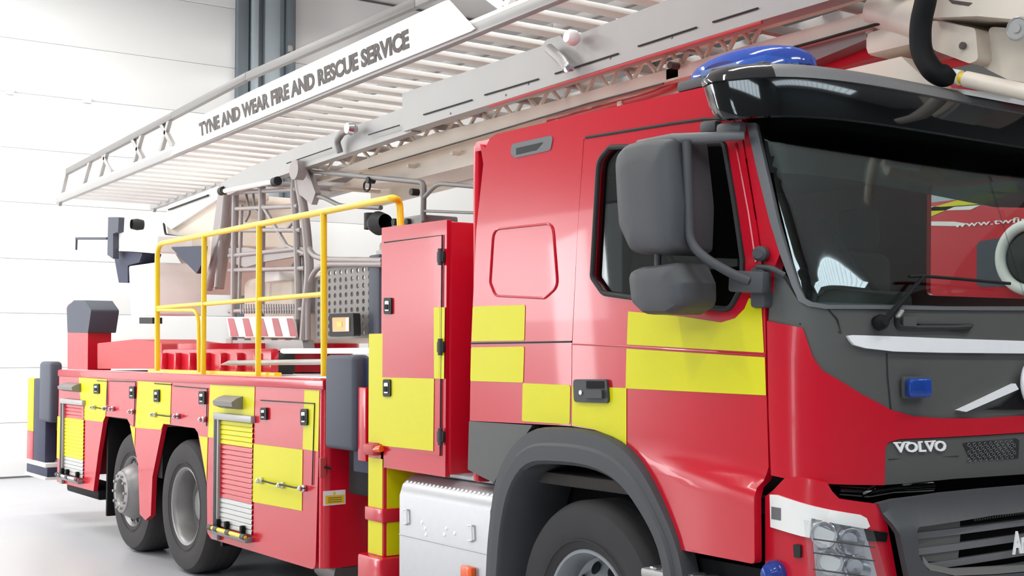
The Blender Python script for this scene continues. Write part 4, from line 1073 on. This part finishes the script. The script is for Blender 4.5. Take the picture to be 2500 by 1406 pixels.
rm = MB(); rm.box(-.0, .0001, 0, .0001, 0, .0001, 'white', 0)
proto = None
while t < LEN and k < 46:
    p = bx(t, .05); 
    if proto is None:
        m_ = MB().beam((0, .03, 0), (0, LW-.03, 0), 0.12, .035, 'white', .006); me = m_.mesh('rung')
        proto = me
    o = bpy.data.objects.new('rung', proto); COL.objects.link(o); o.parent = ladder; o.location = p
    t += .285; k += 1

# ---------------- nested boom sections under the ladder
YB = .80
mb = MB()
PB = Plane('Y', YB)
mb.plate([(536, 449), (600, 412), (740, 352), (813, 325), (920, 288), (992, 260), (1005, 322), (867, 368), (740, 410), (600, 458), (556, 476)], PB, .08, 'alloy', r=.01)
mb.plate([(991, 229), (1332, 114), (1345, 98), (1378, 88), (1384, 96), (1420, 86), (1640, 2), (1700, -20), (2150, -180), (2150, -30), (1868, 52), (1700, 103), (1450, 180), (1194, 260), (992, 322)], PB, .10, 'alloy', off=.03, r=.008)
for a, b in (((1034, 280), (1152, 244)), ((1183, 232), (1314, 193)), ((1355, 180), (1509, 131)), ((1558, 113), (1700, 67)), ((1740, 54), (1850, 20)), ((900, 329), (975, 306)), ((700, 399), (810, 361))):
    mb.tube([H(*a, Y=YB-.035), H(*b, Y=YB-.035)], .005, 'seal', seg=5)
mb.tube([H(1194, 260, Y=YB-.03), H(1450, 181, Y=YB-.03), H(1700, 103, Y=YB-.03), H(1860, 54, Y=YB-.03)], .009, 'pink_red', seg=6)
for (x, y) in ((1100, 277), (1235, 232), (1290, 205), (1425, 158), (1490, 142), (1640, 92), (960, 310)):
    mb.lathe([(0, .008), (.004, .006), (.004, 0)], H(x, y, Y=YB-.03), (0, -1, 0), 'alloy_dark', 8)
# far rail of the boom and cross members
mb.beam(Vector((-7.6, 1.75, 3.30)), Vector((.6, 1.75, 3.50)), .08, .26, 'alloy', .01)
for k in range(16): mb.beam((-7.3+k*.5, .88, 3.24+k*.012), (-7.3+k*.5, 1.72, 3.24+k*.012), .05, .05, 'frame_grey', .004)
boom = obj('boom_section', mb, E)
mb = MB().tube([H(1340, 118, Y=.72), H(1375, 150, Y=.72), H(1385, 168, Y=.72)], .03, 'alloy', fil=.03); mb.lathe([(-.04, .03), (-.02, .045), (.02, .045), (.04, .03), (.04, 0)], H(1396, 92, Y=.70), (0, -1, 0), 'white', 20)
mb.lathe([(-.02, .02), (.02, .03), (.03, .0)], H(1390, 165, Y=.70), (0, -1, 0), 'chrome', 16); obj('boom_roller', mb, boom)
mb = MB().lathe([(-.04, .03), (0, .05), (.04, .04), (.04, 0)], H(858, 314, Y=.72), (0, -1, 0), 'chrome', 20)
mb.tube([H(858, 314, Y=.72), H(835, 325, Y=.74), H(822, 345, Y=.74), H(830, 372, Y=.76)], .025, 'alloy_dark', fil=.03)
obj('boom_roller', mb, boom)
obj('cage_pivot', MB().lathe([(-.04, .0), (-.04, .08), (.04, .08), (.04, 0)], H(728, 415, Y=.78), (0, -1, 0), 'frame_grey', 20), boom)
# inner lattice section
YI = 1.0; PI_ = Plane('Y', YI); mb = MB()
mb.plate([(745, 450), (867, 398), (1060, 325), (1200, 290), (1440, 222), (1620, 172), (1800, 118), (2120, 28), (2215, 20), (2212, 42), (1885, 130), (1620, 202), (1440, 250), (1200, 322), (900, 410), (760, 448)], PI_, .06, 'cream', r=.005)
mb.plate([(745, 392), (867, 355), (1200, 245), (1620, 118), (2000, -2), (2200, -60), (2200, -40), (2000, 25), (1800, 82), (1620, 135), (1200, 262), (867, 370), (760, 400)], PI_, .06, 'cream')
def pxy(x, y): return H(x, y, Y=YI+.03)
for k in range(19):
    x = 760+k*58; yt = 392-(x-760)*.315; yb = yt+22+(x-760)*.008
    mb.beam(pxy(x, yt), pxy(x+30, yb+12), .02, .022, 'cream', .004, up=(1, 0, 0)); mb.beam(pxy(x+34, yb+10), pxy(x+62, yt-16), .02, .022, 'cream', .004, up=(1, 0, 0))
mb.beam((-6.2, 1.55, 3.02), (.4, 1.55, 3.22), .06, .14, 'cream', .01)
for k in range(11): mb.beam((-6.0+k*.6, 1.05, 3.06+k*.018), (-6.0+k*.6, 1.5, 3.06+k*.018), .04, .03, 'cream', .004)
mb.tube([H(900, 412, Y=YI-.01), H(1200, 324, Y=YI-.01), H(1440, 252, Y=YI-.01), H(1620, 204, Y=YI-.01)], .006, 'letter', seg=5); mb.tube([H(1885, 131, Y=YI-.01), H(2200, 43, Y=YI-.01), H(2216, 22, Y=YI-.01)], .008, 'seal', seg=5); mb.tube([H(1800, 77, Y=YI-.01), H(2050, 2, Y=YI-.01)], .008, 'pink_red', seg=5)
obj('lattice_section', mb, boom)
# main boom box and red saddle over the cab
mb = MB()
mb.plate([(830, 455), (900, 412), (1200, 326), (1620, 206), (1760, 170), (1760, 250), (1400, 330), (1180, 395), (1000, 440)], Plane('Y', 1.12), .35, 'cream', r=.01)
mb.plate([(1900, 128), (2108, 78), (2118, 95), (1960, 160), (1900, 178)], Plane('Y', 1.05), .2, 'frame_grey', r=.005)
mb.tube([H(1340, 300, Y=1.08), H(1600, 228, Y=1.08), H(1650, 205, Y=1.08), H(1665, 178, Y=1.08)], .022, 'pink_red', fil=.08); mb.tube([H(1300, 290, Y=1.05), H(1640, 196, Y=1.05)], .015, 'cream')
mb.box(H(1640, 180, Y=1.05).x, H(1675, 180, Y=1.05).x, 1.0, 1.1, H(1650, 200, Y=1.05).z, H(1650, 150, Y=1.05).z, 'cream', .01)
mb.lathe([(-.03, .0), (-.03, .02), (.03, .02), (.03, 0)], H(1645, 160, Y=.97), (0, -1, 0), 'letter', 12)
obj('main_boom', mb, boom)
mb = MB().plate([(1955, 175), (2010, 140), (2120, 105), (2215, 90), (2220, 120), (2100, 150), (1990, 185)], Plane('Y', 1.15), .5, 'red', r=.02); mb.plate([(2205, 200), (2290, 190), (2420, 232), (2300, 222)], Plane('Y', 1.1), .5, 'red'); mb.box(-1.2, -.2, 1.3, 1.9, 2.86, 2.95, 'red', .02)
mb.plate([(2020, 180), (2200, 138), (2262, 196), (2290, 216), (2200, 216)], Plane('Y', .95), .25, 'cream'); mb.plate([(2318, 214), (2475, 232), (2462, 250), (2330, 226)], Plane('Y', .98), .25, 'white')
obj('boom_saddle', mb, boom)
# knuckle with hydraulic hose at the front end
mb = MB(); PK = Plane('Y', 1.05)
mb.plate([(2285, -30), (2560, -30), (2560, 60), (2420, 48), (2300, 52), (2288, 20)], PK, .6, 'cream', off=.10, r=.03)
mb.plate([(2282, 56), (2300, 54), (2395, 72), (2402, 150), (2380, 158), (2300, 128), (2272, 110)], PK, .5, 'cream', off=.04, r=.03)
mb.plate([(2395, 60), (2560, 70), (2560, 210), (2440, 190), (2380, 160)], PK, .5, 'cream', off=-.06, r=.02)
mb.lathe([(0, .0), (0, .016), (.01, .016), (.01, 0)], H(2352, 112, Y=1.0), (0, -1, 0), 'letter', 14); mb.lathe([(0, .05), (.004, .05), (.008, .045), (.003, .04), (.003, .02), (.010, .018), (.010, 0)], H(2484, 70, Y=.945), (0, -1, 0), 'alloy', 24)
mb.plate([(2350, 8), (2410, 16), (2400, 24), (2360, 18)], PK, 0, 'letter', off=.102)
mb.tube([H(2140, 20, Y=1.05), H(2260, 60, Y=1.05)], .09, 'cream'); mb.box(H(2140, 90, Y=1.1).x, H(2270, 90, Y=1.1).x, 1.0, 1.4, H(2200, 125, Y=1.05).z, H(2200, 60, Y=1.05).z, 'cream', .04)
kn = obj('boom_knuckle', mb, boom)
mb = MB().tube([H(2268, -60, Y=.85), H(2262, -5, Y=.85), H(2246, 60, Y=.85), H(2248, 130, Y=.85), H(2278, 175, Y=.85), H(2305, 188, Y=.88), H(2318, 178, Y=.9)], .046, 'black', fil=.09, seg=20); obj('hydraulic_hose', mb, kn)
mb = MB().tube([H(2312, 184, Y=.92), H(2345, 190, Y=.92)], .032, 'white', seg=20); mb.tube([H(2345, 190, Y=.92), H(2358, 193, Y=.92)], .024, 'sticker_yellow', seg=20); mb.tube([H(2358, 193, Y=.92), H(2580, 242, Y=.92)], .034, 'cream', seg=20); obj('hydraulic_pipe', mb, kn)

# ================================================================== SECOND ENGINE, seen through the cab windows
E2 = root('fire_engine', (-3.2, 6.7, 0), 'second red fire engine with yellow stripe, seen through the windscreen of the ladder engine', 'fire engine')
PE = Plane('Y', 5.5)
mb = MB().box(-7.5, -1.2, 5.5, 7.9, .75, 3.16, 'red', .06, seg=3)
mb.plate([(-7.3, 2.62), (-4.0, 2.62), (-4.0, 3.1), (-7.3, 3.1)], PE, 0, 'slate', off=.003, uv=True)
mb.plate([(-3.62, 3.0), (-1.4, 3.0), (-1.4, 3.1), (-3.62, 3.1)], PE, 0, 'steel_blue', off=.002, uv=True)
mb.plate([(2240, 516), (2420, 466), (2470, 470), (2400, 500), (2330, 505), (2270, 530)], PE, 0, 'yellow', off=.004); mb.plate([(2400, 466), (2500, 450), (2560, 452), (2440, 476)], PE, 0, 'yellow', off=.004)
mb.plate([(2230, 540), (2330, 541), (2370, 547), (2330, 552), (2230, 550)], PE, 0, 'white', off=.004); mb.plate([(2230, 502), (2300, 505), (2400, 498), (2370, 512), (2230, 516)], PE, 0, 'white', off=.004)
mb.plate([(2385, 590), (2480, 575), (2560, 575), (2560, 700), (2385, 700)], PE, 0, 'slate', off=.004, r=.05)
b2 = obj('locker_body', mb, E2)
mb = MB().text('www.twfire', [(2330, 556), (2530, 540), (2530, 527), (2330, 543)], PE, 'letter_white', th=.003, bold=.01, off=.005); obj('lettering', mb, b2)
c = H(2515, 628, Y=5.44); mb = MB().tube([c+Vector((.26*math.cos(t), 0, .26*math.sin(t))) for t in [2*pi*k/40 for k in range(40)]], .045, 'white', closed=True); mb.lathe([(0, .2), (.02, .19), (.03, .08), (.05, .0)], c, (0, -1, 0), 'seal', 32)
obj('hose_reel', mb, E2)
# cab front, side glass, shutters and lamps of the second engine
mb = MB().box(-1.24, -1.14, 5.65, 7.75, 1.95, 2.85, 'gloss_black', .04, seg=3); obj('windscreen', mb, E2)
mb = MB().box(-2.1, -1.45, 5.47, 5.52, 1.15, 1.95, 'red', .02); mb.box(-1.80, -1.70, 5.45, 5.5, 1.5, 1.56, 'plastic', .01); obj('cab_door', mb, E2)
for x in (-4.9, -3.7): 
    mb = MB()
    for k in range(12): mb.box(x, x+1.05, 5.47, 5.51, 1.0+k*.09, 1.085+k*.09, 'shutter_silver', .01)
    obj('roller_shutter', mb, E2)
mb = MB().box(-1.3, -.95, 5.5, 7.9, .45, .85, 'white', .05, seg=3); mb.box(-1.16, -1.1, 6.1, 7.3, 1.1, 1.6, 'plastic', .03); obj('front_bumper', mb, E2)
for y in (5.7, 7.5): obj('headlamp', MB().box(-.98, -.92, y-.15, y+.2, .6, .78, 'chrome', .02), E2)
obj('blue_light_bar', MB().box(-1.9, -1.5, 5.8, 7.6, 3.16, 3.30, 'blue_lens', .05, seg=3), E2)
mb = MB()
mb.box(-7.4, -1.3, 5.7, 7.7, .5, .8, 'black', .02); obj('chassis', mb, E2)
for x in (-2.2, -6.0):
    mb = MB(); tyre(mb, (x, 5.55, .522)); mb.lathe([(0, .3), (-.08, .25), (-.05, .1), (-.04, 0)], (x, 5.55, .522), (0, -1, 0), 'wheel_paint', 32)
    obj('wheel', mb, E2)
